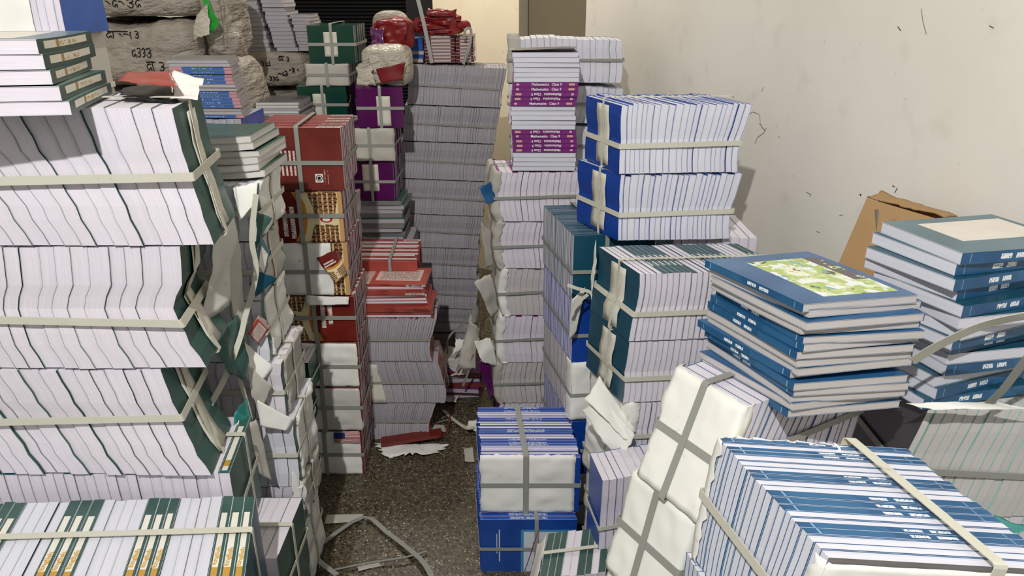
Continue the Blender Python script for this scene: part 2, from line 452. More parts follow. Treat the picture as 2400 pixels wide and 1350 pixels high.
def plate_on(fr, parent, end, b0, b1, c0, c1, mat, name='label_sheet', off=0.0012, th=0.0006, shear=0.0, wav=0.001, seed=0, nx=4, ny=8, uvfull=True):
    """thin sheet lying on an end cover (end 0: a=0, end 1: a=LA, 'f': front b=0)"""
    buf = Buf()
    def pt(i, j, o):
        u, v = i/nx, j/ny
        b = (b0+(b1-b0)*u)*fr.LB+shear*(v-0.5)*fr.LB; c = (c0+(c1-c0)*v)*fr.LC
        z = wav*(1+math.sin(9*u+seed)+math.cos(11*v+seed*2))
        if end == 0: return fr.P(-off-o-z, b, c)
        if end == 1: return fr.P(fr.LA+off+o+z, b, c)
        a = (b0+(b1-b0)*u)*fr.LA; return fr.P(a, -off-o-z, c)
    grid_sheet(buf, lambda i, j: pt(i, j, th), lambda i, j: pt(i, j, 0), nx, ny)
    return buf.build(name, [mat], parent, fr.org, smooth=True)
def grid_sheet(buf, top, bot, nx, ny, mi=0):
    T = [[top(i, j) for j in range(ny+1)] for i in range(nx+1)]
    B = [[bot(i, j) for j in range(ny+1)] for i in range(nx+1)]
    for i in range(nx):
        for j in range(ny):
            uv = [(i/nx, j/ny), ((i+1)/nx, j/ny), ((i+1)/nx, (j+1)/ny), (i/nx, (j+1)/ny)]
            buf.quad([T[i][j], T[i+1][j], T[i+1][j+1], T[i][j+1]], mi, uv)
            buf.quad([B[i][j], B[i][j+1], B[i+1][j+1], B[i+1][j]], mi, [uv[0], uv[3], uv[2], uv[1]])
    for i in range(nx):
        buf.quad([T[i][0], B[i][0], B[i+1][0], T[i+1][0]], mi); buf.quad([T[i][ny], T[i+1][ny], B[i+1][ny], B[i][ny]], mi)
    for j in range(ny):
        buf.quad([T[0][j], T[0][j+1], B[0][j+1], B[0][j]], mi); buf.quad([T[nx][j], B[nx][j], B[nx][j+1], T[nx][j+1]], mi)

def wrap_on(fr, parent, end=0, fold_b=0.04, fold_c=0.03, mat='wrap', amp=0.004, seed=0, b0=0.0, b1=1.0, c0=0.0, c1=1.0, name='paper_wrap', nx=26, ny=20, puff=0.0, bp=0.5, cp=0.5, jagk=0.012):
    """wrinkled paper sheet pulled over one end of a bundle and folded round its edges"""
    buf = Buf(); LA, LB, LC = fr.LA, fr.LB, fr.LC; off = 0.0018
    B0, B1, C0, C1 = b0*LB, b1*LB, c0*LC, c1*LC
    def pt(i, j, th):
        p = B0-fold_b+(B1-B0+2*fold_b)*i/nx; q = C0-fold_c+(C1-C0+2*fold_c)*j/ny
        jag = jagk*noise.noise(V((i*1.7+seed, j*1.3, seed*3.1))) if i in (0, nx) or j in (0, ny) else 0
        bb = min(max(p, B0), B1); cc = min(max(q, C0), C1)
        inb = max(B0-p, p-B1, 0); inc = max(C0-q, q-C1, 0)
        ain = max(inb, inc)
        cr = 1.2*noise.noise(V((p*13+seed, q*15, seed)))+0.5*noise.noise(V((p*40+q*20, q*38-p*14+seed, 2)))
        pil_ = min(1.0, max(0, abs(p-bp*LB)-0.011)/0.03)*min(1.0, max(0, abs(q-cp*LC)-0.011)/0.03)
        o = off+th+(amp*abs(cr)+puff*math.sin(math.pi*(bb-B0)/(B1-B0))*math.sin(math.pi*(cc-C0)/(C1-C0)))*pil_
        if inb > 0 and B0 <= 0.001 or (inb > 0 and p > B1 and b1 > 0.99): bb += (-o if p < B0 else o)
        if inc > 0: cc += (-o*0.2 if q < C0 else o*0.5)
        a = -o+max(ain+jag, 0)*1.0 if ain > 0 else -o
        return fr.P(a, bb, cc) if end == 0 else fr.P(LA-a, bb, cc)
    grid_sheet(buf, lambda i, j: pt(i, j, 0.0006), lambda i, j: pt(i, j, 0), nx, ny)
    return buf.build(name, [mat], parent, fr.org, smooth=True)

def sheet(name, corners, mat, amp=0.01, jag=0.01, seed=0, nx=12, ny=12, th=0.0006, curl=0.0, parent=None, label=None, cat=None, group=None, freq=9.0, org=None):
    """free sheet from four corner points (p00,p10,p11,p01), crumpled and torn at its rim"""
    p00, p10, p11, p01 = [V(c) for c in corners]
    nrm = (p10-p00).cross(p01-p00)
    if nrm.length < 1e-6: nrm = V((0, 0, 1))
    nrm.normalize(); c0 = (p00+p10+p11+p01)/4
    def pt(i, j, o):
        u, v = i/nx, j/ny
        p = p00*(1-u)*(1-v)+p10*u*(1-v)+p11*u*v+p01*(1-u)*v
        d = noise.noise(p*freq+V((seed, seed*2, 0)))+0.5*noise.noise(p*freq*2.6+V((0, seed, seed)))
        if (i in (0, nx) or j in (0, ny)) and jag:
            k = noise.noise(p*60+V((seed*5, 0, 1)))
            p = p+(c0-p).normalized()*jag*(k+0.3)
        return p+nrm*(amp*d+o+curl*((u-0.5)**2+(v-0.5)**2))
    buf = Buf(); grid_sheet(buf, lambda i, j: pt(i, j, th), lambda i, j: pt(i, j, 0), nx, ny)
    org = org if org is not None else (parent.location if parent is not None else c0)
    o = buf.build(name, [mat], parent, V(org), smooth=True)
    if label: tag(o, label, cat, group)
    return o

def ribbon(name, pts, width, mat, parent=None, org=None, up=V((0, 0, 1)), th=0.0012, label=None, cat=None, group=None):
    """flat band along a polyline, width measured across 'up' x tangent"""
    pts = [V(p) for p in pts]; buf = Buf(); n = len(pts); rows = []
    for i, p in enumerate(pts):
        t = (pts[min(i+1, n-1)]-pts[max(i-1, 0)])
        t = t.normalized() if t.length else V((1, 0, 0))
        sd = up.cross(t)
        sd = sd.normalized()*width/2 if sd.length > 1e-6 else V((width/2, 0, 0))
        nn = t.cross(sd).normalized()*th
        rows.append([p-sd, p+sd, p+sd+nn, p-sd+nn])
    for i in range(n-1):
        A, Bq = rows[i], rows[i+1]
        for k in range(4):
            l = (k+1) % 4; buf.quad([A[k], Bq[k], Bq[l], A[l]])
    buf.quad(rows[0]); buf.quad(rows[-1][::-1])
    org = V(org) if org is not None else (parent.location if parent is not None else pts[0])
    o = buf.build(name, [mat], parent, org)
    if label: tag(o, label, cat, group)
    return o
def smooth_path(pts, n=8):
    pts = [V(p) for p in pts]; out = []
    for i in range(len(pts)-1):
        p0, p1, p2, p3 = pts[max(i-1, 0)], pts[i], pts[i+1], pts[min(i+2, len(pts)-1)]
        for k in range(n):
            t = k/n
            out.append(0.5*((2*p1)+(p2-p0)*t+(2*p0-5*p1+4*p2-p3)*t*t+(3*p1-p0-3*p2+p3)*t**3))
    out.append(pts[-1]); return out

_txt = {}
def text_mesh(s):
    if s not in _txt:
        cu = bpy.data.curves.new('lettering', 'FONT'); cu.body = s; cu.size = 1.0; cu.align_x = 'CENTER'; cu.align_y = 'CENTER'
        cu.offset = 0.02; cu.resolution_u = 2
        ob = bpy.data.objects.new('lettering', cu); COL.objects.link(ob)
        dg = bpy.context.evaluated_depsgraph_get(); dg.update()
        me = bpy.data.meshes.new_from_object(ob.evaluated_get(dg)); bpy.data.objects.remove(ob)
        xs = [v.co.x for v in me.vertices]; _txt[s] = (me, max(xs)-min(xs))
    return _txt[s]
def lettering(s, parent, pos, xd, yd, width, height, mat, org):
    me, wd = text_mesh(s); key = (s, mat)
    if key not in _txt:
        m2 = me.copy(); m2.materials.clear(); m2.materials.append(M[mat]); _txt[key] = m2
    o = bpy.data.objects.new('lettering', _txt[key]); link(o, parent)
    xd, yd = V(xd).normalized(), V(yd).normalized(); zd = xd.cross(yd)
    sx = width/wd; sy = height/0.72
    mt = Matrix(((xd.x*sx, yd.x*sy, zd.x, 0), (xd.y*sx, yd.y*sy, zd.y, 0), (xd.z*sx, yd.z*sy, zd.z, 0), (0, 0, 0, 1)))
    mt.translation = V(pos)-V(org); o.matrix_local = mt
    return o

def bundle(label, O, A, B, C, n, spine='k', page='page', cov='c_green', spm=None, end0=None, end1=None, prof0=None, prof1=None,
           pinch=0.004, rp=0.5, jb=0.0025, jc=0.003, K=5, straps=(('h', 0.5), ('v', 0.5)), sw=0.013, smat='strap', group=None, gap=0.0004,
           wob=0.002, name='book_bundle', text=None, tvar=0.18, ctop=None, extra_page=None):
    fr = Frame(O, A, B, C, prof0, prof1, pinch, rp, ph=rnd.random()*6, wob=wob)
    fr.org = fr.O+fr.a*fr.LA*0.5+fr.b*fr.LB*0.5
    root = empty(name, fr.org, label, 'book bundle', group)
    ts = [1+tvar*(rnd.random()*2-1) for _ in range(n)]; k = fr.LA/sum(ts); a = 0.0
    for i in range(n):
        t = ts[i]*k
        sp = spine if isinstance(spine, str) and len(spine) == 1 else spine[i % len(spine)]
        up = sp.isupper(); sp = sp.lower()
        buf = Buf()
        en = (2 if n == 1 else 0) if i == 0 and end0 else (1 if i == n-1 and end1 else None)
        db = rnd.uniform(-jb, jb); top = fr.LC+(ctop(i/(n-1)) if ctop else 0)-rnd.uniform(0, jc)
        g = gap*(0.2+0.5*rnd.random()) if rnd.random() < 0.72 else gap*rnd.uniform(1.8, 3.6)
        book_into(fr, buf, a+g/2, a+t-g/2, sp, db, top, K, flip=up, end=en)
        mats = [extra_page if extra_page and rnd.random() < 0.3 else page, cov, spm or cov, (end0 if i == 0 else end1) or cov]
        bo = buf.build('book', mats, root, fr.org)
        if text and sp == text[5]:
            s, wd, hh, mt, pos = text[:5]
            if sp == 't':
                p = fr.P(a+t*0.44, (pos if not up else 1-pos)*fr.LB+db, top)+fr.c*0.0006
                lettering(s, bo, p, fr.b*(1 if not up else -1), fr.a*(-1 if not up else 1), wd, hh*t, mt, fr.org)
        a += t
    for sdef in straps:
        kw = sdef[2] if len(sdef) > 2 else {}
        kw = dict(dict(width=sw, mat=smat), **kw)
        strap_on(fr, root, sdef[0], sdef[1], **kw)
    return fr, root

def loose(label, corner, S, W, th, cov, spm, page='page', flipuv=False, bend=0.0, art=None, group=None, under=None, twist=0.0, cat='book', name='textbook'):
    """flat lying book: corner at spine start, S along spine, W towards fore-edge"""
    S, W = V(S), V(W); up = V((0, 0, 1))
    nrm = S.cross(W).normalized()
    if nrm.z < 0: nrm = -nrm
    fr = Frame(V(corner), nrm*th, W, S)
    P0 = fr.P
    LCc, LBb = fr.LC, fr.LB
    def P(a, b, c, deform=True):
        p = P0(a, b, c, deform); r = c/LCc-0.5; q = b/LBb
        return p+up*(bend*(r*r*4-0.0)*0.5+twist*r*q)
    if bend or twist: fr.P = P
    org = V(corner)+S*0.5+W*0.5
    root = empty(name, org, label, cat, group)
    e = 0.0007; pg = Buf(); K = 6 if (bend or twist) else 2
    fr.hexa(pg, e, th-e, e, fr.LB-0.0015, 0.0012, fr.LC-0.0012, K)
    pg.build('page_block', [page], root, org)
    cv = Buf(); nb = 1
    fr.hexa(cv, 0, e, 0, fr.LB, 0, fr.LC, K, (0, 0, 0, 3, 3, 3))
    fr.hexa(cv, th-e, th, 0, fr.LB, 0, fr.LC, K, (0, 2, 0, 3, 3, 3))
    fr.hexa(cv, e, th-e, 0, e, 0, fr.LC, K, (1,)*6, flipuv)
    c = cv.build('cover', [cov, spm, art or cov, page], root, org)
    return root, c, fr, org

ORD = ['top', 'second', 'third', 'fourth', 'fifth', 'sixth', 'seventh', 'eighth', 'ninth', 'tenth', 'eleventh', 'twelfth', 'thirteenth', 'fourteenth',
       'fifteenth', 'sixteenth', 'seventeenth', 'eighteenth', 'nineteenth', 'twentieth', 'twenty-first', 'twenty-second', 'twenty-third', 'twenty-fourth',
       'twenty-fifth', 'twenty-sixth', 'twenty-seventh', 'twenty-eighth']
def pile(what, where, corner, S, W, ths, outs, cov, spm, page='page', jit=0.006, yaw=2.0, group=None, bend=0.0, arts=None, text=None, tiltv=None, dx=None, cols=None, bendr=0.0, twr=0.0):
    """loose books from the bottom up; outs: 1 spine towards viewer, 0 fore-edge, 2 spine upside down"""
    z = V(corner).z; n = len(ths); res = []
    S, W = V(S), V(W)
    for i, t in enumerate(ths):
        ang = math.radians(rnd.uniform(-yaw, yaw)); R = Matrix.Rotation(ang, 3, 'Z')
        s2, w2 = R@S, R@W
        if tiltv is not None: s2 = s2+V((0, 0, tiltv[0])); w2 = w2+V((0, 0, tiltv[1]))
        c = V((corner[0], corner[1], z))+V((rnd.uniform(-jit, jit), rnd.uniform(-jit, jit), 0))
        if dx: c += V(dx(i/(max(n-1, 1))))
        o = outs[i]; pos = ORD[n-1-i]
        lab = '%s, %s in %s' % (what, 'top book' if i == n-1 else ('bottom book' if i == 0 else pos+' from top'), where)
        if o == 0: cc, ss, ww = c+s2+w2, -s2, -w2
        else: cc, ss, ww = c, s2, w2
        if o == 0: cc = c+w2; ss, ww = s2, -w2
        cm, sm = (cols[i] if cols else (cov, spm))
        r = loose(lab, cc, ss, ww, t*0.985, cm, sm, page if isinstance(page, str) else page[i], flipuv=(o == 2),
                  bend=bend+rnd.uniform(-bendr, bendr), art=(arts or {}).get(i), group=group, twist=rnd.uniform(-twr, twr))
        if text and o in (1, 2):
            fr, org = r[2], r[3]; sg = 1 if o == 1 else -1
            p = fr.P(t*0.5, 0, fr.LC*0.52)-w2.normalized()*0.0006
            lettering(text[0], r[1], p, s2*sg, V((0, 0, sg)), text[1], text[2]*t, text[3], org)
        z += t; res.append(r)
    return z, res

# ================================================================== SETTING
def struct(o, label=None): o['kind'] = 'structure'; return o
def slab(name, pts, th_vec, mat, parent=None, uvs=None):
    """extruded polygon"""
    buf = Buf(); pts = [V(p) for p in pts]; t = V(th_vec); q = [p+t for p in pts]; n = len(pts)
    org = sum(pts, V())/n
    nn = (pts[1]-pts[0]).cross(pts[2]-pts[1])
    if nn.dot(t) > 0: buf.quad(pts[::-1]); buf.quad(q)
    else: buf.quad(pts); buf.quad(q[::-1])
    for i in range(n):
        j = (i+1) % n; f = [pts[i], pts[j], q[j], q[i]]
        buf.quad(f if nn.dot(t) > 0 else f[::-1])
    return buf.build(name, [mat], parent, V((0, 0, 0)) if parent is None else V((0, 0, 0)))

g = G('terrazzo_floor', 0.35, 0.4)
d1 = g.voro(None, 125.0, 'Color'); dd = g.voro(None, 125.0, 'Distance')
sep = g.n('ShaderNodeSeparateColor'); g.t.links.new(d1.k, sep.inputs[0])
r1, r2 = X(g, sep.outputs[0]), X(g, sep.outputs[1])
k = g.mix(g.ramp(g.noise(None, 60.0, 3.0), 0.35, 0.65), srgb(62, 56, 42), srgb(98, 89, 70))
k = g.mix((r1 > 0.55)*(dd < 0.42), k, srgb(122, 112, 88))
k = g.mix((r1 > 0.78)*(dd < 0.38), k, srgb(160, 150, 124))
k = g.mix((r1 > 0.955)*(dd < 0.30), k, srgb(206, 196, 172))
k = g.mix((r2 > 0.66)*(dd < 0.45), k, srgb(20, 18, 14))
k = g.mix(g.ramp(g.noise(None, 1.7, 4.0), 0.45, 0.8)*0.3, k, srgb(90, 80, 64))
M['floor'] = g.col(k)
g = G('painted_wall', 0.75, 0.2)
n1 = g.noise(None, 1.6, 5.0); n2 = g.noise(None, 9.0, 4.0); n3 = g.noise(None, 45.0, 2.0)
k = g.mix(g.ramp(n1, 0.35, 0.7), srgb(222, 217, 206), srgb(232, 228, 219))
k = g.mix(g.ramp(n2, 0.58, 0.8)*0.35, k, srgb(178, 170, 150))
k = g.mix(g.ramp(n3, 0.72, 0.8)*0.3, k, srgb(150, 140, 122))
g.bump(n2, 0.15, 0.01)
M['wall'] = g.col(k)
M['wall_cream'] = wrapmat('cream_paint', srgb(240, 226, 198), 0.6)
M['wall_shade'] = wrapmat('shaded_paint', srgb(168, 152, 122), 0.6)  # shade of the recess wall put into its colour
M['shutter'] = cover('shutter_steel', srgb(17, 17, 18), 0.55, 0.25)
M['ceil'] = wrapmat('ceiling_paint', srgb(200, 196, 186), 0.8)

struct(slab('floor', [(-3.2, -1.2, 0), (1.9, -1.2, 0), (1.9, 6.2, 0), (-3.2, 6.2, 0)], (0, 0, -0.1), 'floor'))
WX = lambda y: 0.87-0.31*(y-2.2)
wr = struct(slab('wall_right', [(WX(-1.2), -1.2, 0), (WX(3.85), 3.85, 0), (WX(3.85), 3.85, 3.2), (WX(-1.2), -1.2, 3.2)], (0.2, 0.06, 0), 'wall'))
# recess between right wall and pillar, the pillar, the door reveal and the shutter
struct(slab('wall_recess', [(-0.2, 5.05, 0), (1.2, 5.05, 0), (1.2, 5.05, 3.2), (-0.2, 5.05, 3.2)], (0, 0.15, 0), 'wall_shade'))
p0, p1 = at(1085, 100, 4.6), at(1216, 100, 4.45)
pil = struct(slab('trim_1', [(p0.x, 4.62, 0), (p1.x, 4.45, 0), (p1.x+0.06, 4.95, 0), (p0.x+0.06, 5.05, 0)], (0, 0, 3.2), 'wall_cream'))
q0 = at(1016, 100, 4.75)
struct(slab('trim_2', [(q0.x, 4.78, 0), (p0.x, 4.66, 0), (p0.x+0.03, 5.0, 0), (q0.x+0.03, 5.0, 0)], (0, 0, 3.2), 'wall_cream'))
struct(slab('trim_3', [(q0.x-0.17, 4.86, 0), (q0.x, 4.86, 0), (q0.x, 5.0, 0), (q0.x-0.17, 5.0, 0)], (0, 0, 3.2), 'shutter'))
struct(slab('wall_left', [(-3.0, -1.2, 0), (-3.0, 5.1, 0), (-3.0, 5.1, 3.2), (-3.0, -1.2, 3.2)], (-0.2, 0, 0), 'wall'))
struct(slab('wall_back', [(-3.0, 5.05, 0), (-1.9, 5.05, 0), (-1.9, 5.05, 3.2), (-3.0, 5.05, 3.2)], (0, 0.15, 0), 'wall'))
struct(slab('ceiling', [(-3.2, 0.6, 3.2), (1.9, 0.6, 3.2), (1.9, 6.2, 3.2), (-3.2, 6.2, 3.2)], (0, 0, 0.1), 'ceil'))
buf = Buf()                                     # roller shutter: narrow curved slats
ns = 150
for i in range(ns):
    z0, z1 = 3.2*i/ns, 3.2*(i+1)/ns; m_ = (z0+z1)/2; x0, x1 = -1.95, q0.x-0.1
    buf.quad([(x0, 5.0, z0), (x1, 5.0, z0), (x1, 4.985, m_), (x0, 4.985, m_)]); buf.quad([(x0, 4.985, m_), (x1, 4.985, m_), (x1, 5.0, z1), (x0, 5.0, z1)])
sh = struct(buf.build('door_1', ['shutter'], None, V((0, 0, 0))))

# scuffs and a cobweb on the right wall
def wallpt(u, v):
    r = ray(u, v); k = (0.87+0.682-0.0)/(r.x+0.31*r.y)
    return V((0, 0, CAMH))+r*k+V((-0.0012, -0.0004, 0))
WN = V((-1, -0.31, 0)).normalized()
def scuff(pts, wd=0.001):
    r = ribbon('scuff_mark', [wallpt(*p) for p in pts], wd, 'ink', wr, V((0, 0, 0)), up=WN, th=0.0003)
scuff([(1750, 272), (1765, 262), (1780, 268), (1783, 285)], 0.001); scuff([(1781, 288), (1788, 300), (1793, 305)], 0.0016); scuff([(1797, 300), (1790, 312), (1776, 322), (1770, 336)], 0.0012)
scuff([(1790, 203), (1786, 214)]); scuff([(1665, 222), (1672, 232)]); scuff([(2105, 62), (2112, 72)], 0.0016); scuff([(2160, 20), (2164, 50), (2172, 80)], 0.0008)
scuff([(2104, 440), (2098, 452)], 0.0016); scuff([(2092, 435), (2098, 438)], 0.0016); scuff([(1890, 450), (1902, 456), (1898, 460)]); scuff([(2016, 455), (2019, 458)], 0.004)
scuff([(1968, 505), (1976, 503)]); scuff([(2320, 60), (2330, 66)], 0.0012); scuff([(1685, 285), (1692, 290)], 0.002); scuff([(1915, 542), (1922, 545)]); scuff([(1825, 320), (1828, 322)])

# ================================================================== NEAR LEFT STACK (large English readers)
GL = 'bundles of the tall left foreground stack'
def right_face(Y, vt, vb, ut, ub, length):
    pt_, pb = at(ut, vt, Y), at(ub, vb, Y)
    return V((pb.x-length, Y, pb.z)), V((length, 0, 0)), V((pt_.x-pb.x, 0, pt_.z-pb.z))
BL = V((-0.03, 0.21, 0))
zt = [at(0, v, 1.4).z for v in (250, 577, 864, 1114)]
def lstack(i, ur, prof0, prof1, label, **kw):
    x = at(ur, (250, 577, 864)[i]+150, 1.4).x; L = 0.52
    return bundle(label, (x-L, 1.4, zt[i+1]+0.001), (L, 0, 0), BL, (0, 0, zt[i]-zt[i+1]-0.002), 15, 'k', 'page', 'c_green', None,
                  None, 'c_green', prof0, prof1, pinch=0.006, jb=0.004, straps=kw.pop('straps'), sw=0.017, group=GL, K=10, wob=0.003, gap=0.0007, tvar=0.22, **kw)
f1, b1 = lstack(0, 447, [0.05, 0.02, -0.02, -0.07, -0.11], [0.022, 0.008, -0.004, -0.012, -0.016], 'top bundle of thick green English readers in left foreground stack, under five loose books',
                straps=(('h', 0.50, dict(off=0.010, tilt=0.012)), ('v', 0.45)))
f2, b2 = lstack(1, 432, [0.000, -0.014, -0.012, 0.012, 0.020], [0.026, -0.004, -0.024, 0.008, 0.014], 'middle bundle of left foreground stack, page edges bent in a wave',
                straps=(('h', 0.42, dict(off=0.010, tilt=-0.012)), ('v', 0.45)))
f3, b3 = lstack(2, 437, [0.045, 0.020, -0.01, -0.04, -0.07], [0.040, 0.012, -0.006, -0.020, -0.030], 'third bundle down in left foreground stack with dark green end cover and slanting pages',
                straps=(('h', 0.55, dict(off=0.010, tilt=0.014)), ('v', 0.45)))
for fr, rt, sd in ((f1, b1, 1), (f2, b2, 2), (f3, b3, 3)):
    plate_on(fr, rt, 1, 0.34, 0.66, 0.04, 0.93, 'label', shear=-0.06, wav=0.0015, seed=sd)
O4 = V((-1.20, 1.405, 0.44))
bundle('bundle under left foreground stack with green spines upward, just behind strapped front bundle', O4, (0.56, 0.01, 0), (-0.03, 0.24, 0), (0, 0, zt[3]-0.441), 22, 'tttkkkk', 'page', 'c_green', 's_english', jc=0.004,
       straps=(('h', 0.5), ('v', 0.6)), group=GL, sw=0.015)
bundle('lower bundle second from floor below left foreground stack', (-1.10, 1.41, 0.221), (0.54, 0, 0), (0, 0.23, 0), (0, 0, 0.218), 20, 'k', group=GL)
bundle('floor-level bundle at the foot of left foreground stack', (-1.12, 1.41, 0.0), (0.55, 0, 0), (0, 0.23, 0), (0, 0, 0.22), 20, 'k', group=GL)
# front bundle, spines up, with gold English lettering
Bf = V((-0.065, 0.275, 0)); nr = V((-0.512, 1.108, 0.40)); Af = V((0.64, 0.028, 0))
bundle('front left bundle showing green English spines and white page edges upward under one strap', nr-Af, Af, Bf, (0, 0, 0.243), 27, 'tttddddtttddddtttddddtttddd'[::-1], 'page_cool', 'c_green', 's_english', None, 'c_teal',
       jb=0.003, jc=0.004, straps=(('v', 0.56, dict(width=0.017, off=0.003)),), group='front row bundles', gap=0.0006, tvar=0.08, wob=0.001,
       text=('English', 0.052, 0.40, 'gold_ink', 0.31, 't'), pinch=0)
bundle('bundle beneath the front left spine-up bundle', nr-Af+V((0, 0, -0.20)), Af, Bf, (0, 0, 0.199), 24, 'k', group='front row bundles')
bundle('floor-level bundle under the front left pair', nr-Af+V((0, 0, -0.40)), Af, Bf, (0, 0, 0.199), 24, 'k', group='front row bundles')

# five loose English books on the left stack
zt1 = zt[0]+0.002
c0 = V((-0.757, 1.300, zt1)); S0 = V((-0.062, 0.268, 0)); W0 = V((-0.205, -0.03, 0))
pile('thick green English reader', 'five-book loose pile on left foreground stack', c0, S0, W0, [0.0235, 0.0245, 0.0235, 0.025, 0.024], [1]*5, 'c_green', 's_english2',
     jit=0.003, yaw=2.5, group='loose English readers', dx=lambda t: (-0.035*t, 0.004*t, 0), bendr=0.004, arts={4: 'a_panel'})
# crumpled wrapping left on the top bundle
sheet('torn_wrapper', [at(275, 222, 1.46), at(425, 240, 1.47), at(400, 196, 1.60), at(290, 200, 1.60)], 'c_dark', 0.008, 0.006, 3, label='black crumpled wrapper on top of left foreground stack', cat='wrapper')
sheet('torn_wrapper', [at(272, 218, 1.46)+V((0, 0, .02)), at(420, 216, 1.47)+V((0, 0, .014)), at(405, 197, 1.58)+V((0, 0, .02)), at(300, 196, 1.58)+V((0, 0, .02))], 'c_red', 0.010, 0.006, 5, label='orange red wrapper sheet lying beside the five loose English books', cat='wrapper')
sheet('torn_paper', [at(398, 232, 1.47), at(462, 232, 1.47), at(480, 200, 1.60)+V((0, 0, .015)), at(410, 188, 1.60)+V((0, 0, .02))], 'wrap', 0.016, 0.006, 8, label='white crumpled paper scrap on the top left bundle', cat='paper scrap')

# box bundle with blue books behind, top left corner
bx = at(110, 82, 1.85)
GQ = 'column behind the left foreground stack'
zq = bx.z
fr, rt = bundle('white wrapped bundle of blue books at upper left corner of photo', (bx.x-0.24, 1.83, zq), (0.292, 0.012, 0), (0, 0.2, 0), (0.0, 0, 0.185), 16, 'k', 'page', 'c_rblue', straps=(('c', 0.32, dict(width=0.014)),), group=GQ, jc=0.03, name='book_bundle')
wrap_on(fr, rt, 0, 0.225, 0.0, 'wrap', 0.002, 4, c1=0.97, jagk=0.0, bp=-9, cp=-9)
for i in range(6):
    bundle('%s bundle hidden in the column holding the white wrapped blue books' % ['floor', 'second lowest', 'third lowest', 'fourth lowest', 'fifth lowest', 'uppermost'][i], (bx.x-0.42, 1.80, zq*i/6), (0.455, 0, 0), (0, 0.24, 0), (0, 0, zq/6-0.001), 16, 'k', K=1, cov='wrap_grey', group=GQ, straps=(('h', 0.5),))

# ================================================================== SECOND LEFT COLUMN (torn wraps)
GN = 'torn bundles of the second left column'
lv = [(1346, 712), (1235, 712), (1142, 702), (985, 680), (850, 640), (705, 606), (567, 602), (432, 598)]
YN = 1.74
names = ['bottom bundle of the torn left column, at the aisle floor', 'second lowest bundle in torn left column with blue torn cover beside floor strap', 'white page bundle in torn left column beside the teal scrap',
         'bundle in torn left column with pages facing the aisle at shin height', 'bundle in torn left column behind the crossed hanging straps', 'bundle in torn left column half way up, crumpled wrap at its end',
         'top bundle of torn left column with white folded wrap corner']
zf = [max(at(0, v, YN).z, 0) for v, _ in lv]; zf[0] = 0.0
NF = []
for i in range(7):
    x1 = at(lv[i][1]*0.5+lv[i+1][1]*0.5, (lv[i][0]+lv[i+1][0])/2, YN).x
    fr, rt = bundle(names[i], (x1-0.40, YN, zf[i]+0.001), (0.40, 0.0, 0), (-0.01, 0.24, 0), (rnd.uniform(-.01, .01), 0, zf[i+1]-zf[i]-0.002), 15, 'k', 'page' if i % 2 else 'page_cool', 'c_green', None, None, 'c_green',
                    prof0=[0, .004, 0, -.004, 0], straps=(('h', 0.5), ('v', 0.5)), group=GN, pinch=0.006)
    NF.append((fr, rt))
    wrap_on(fr, rt, 1, 0.02, 0.02, 'wrap_grey' if i % 2 else 'wrap', 0.012, i*3+1, b0=0.12, b1=0.95, c0=0.05, c1=0.97)
# fanned flat books on that column
pc = at(622, 404, 1.78); zz = zf[7]+0.001
pile('thin green reader', 'fanned pile on torn left column', (pc.x-0.005, 1.78, zz), (-0.255, 0.02, 0), (0, 0.2, 0), [0.017, 0.016, 0.017, 0.016, 0.017, 0.016], [0]*6, 'c_green', 's_teal', ['page_warm']*6, jit=0.008, yaw=4,
     group='fanned readers', bend=0.012, bendr=0.006, dx=lambda t: (0.005-0.03*t, 0, 0))
# torn paper, film and straps hanging in front of that column
def scrap(label, px, Ys, mat, amp=0.012, jag=0.012, seed=1, nm='torn_paper', cat='paper scrap', nx=10, ny=10):
    return sheet(nm, [at(u, v, y) for (u, v), y in zip(px, Ys)], mat, amp, jag, seed, nx, ny, label=label, cat=cat, group='torn wrapping in the left column')
scrap('pale torn wrapping sheet with pointed corner hanging in left column', [(572, 845), (640, 905), (612, 968), (590, 930)], (1.70, 1.72, 1.71, 1.69), 'wrap_grey', 0.008, 0.004, 11)
scrap('white torn sheet hanging over aisle above the shin-high bundle', [(560, 790), (645, 860), (600, 910), (580, 880)], (1.72, 1.74, 1.71, 1.69), 'wrap', 0.008, 0.004, 13)
scrap('folded white wrap corner sticking out over the green bundle end', [(600, 935), (690, 985), (672, 1012), (610, 1000)], (1.70, 1.73, 1.72, 1.70), 'wrap', 0.006, 0.004, 15)
scrap('bright teal film scrap low beside the front left bundle', [(556, 1070), (612, 1110), (600, 1160), (545, 1165)], (1.62, 1.65, 1.64, 1.60), 'teal_film', 0.014, 0.006, 17, 'plastic_film', 'plastic film')
scrap('narrow teal film strip hanging from the third left bundle', [(548, 970), (580, 930), (592, 990), (556, 1075)], (1.60, 1.66, 1.66, 1.62), 'teal_film', 0.010, 0.006, 19, 'plastic_film', 'plastic film')
scrap('grey-white paper flap between teal film and page bundle', [(575, 1000), (600, 980), (645, 1130), (592, 1100)], (1.62, 1.66, 1.68, 1.64), 'wrap_grey', 0.010, 0.004, 21)
scrap('white paper flap curling under the third left bundle', [(500, 1100), (560, 985), (562, 1050), (530, 1120)], (1.56, 1.62, 1.62, 1.56), 'wrap', 0.008, 0.004, 22)
scrap('large torn blue and white cover hanging beside the floor strap', [(640, 1230), (690, 1165), (722, 1290), (668, 1345)], (1.70, 1.73, 1.74, 1.70), 'c_rblue', 0.016, 0.012, 23, 'torn_cover', 'torn cover')
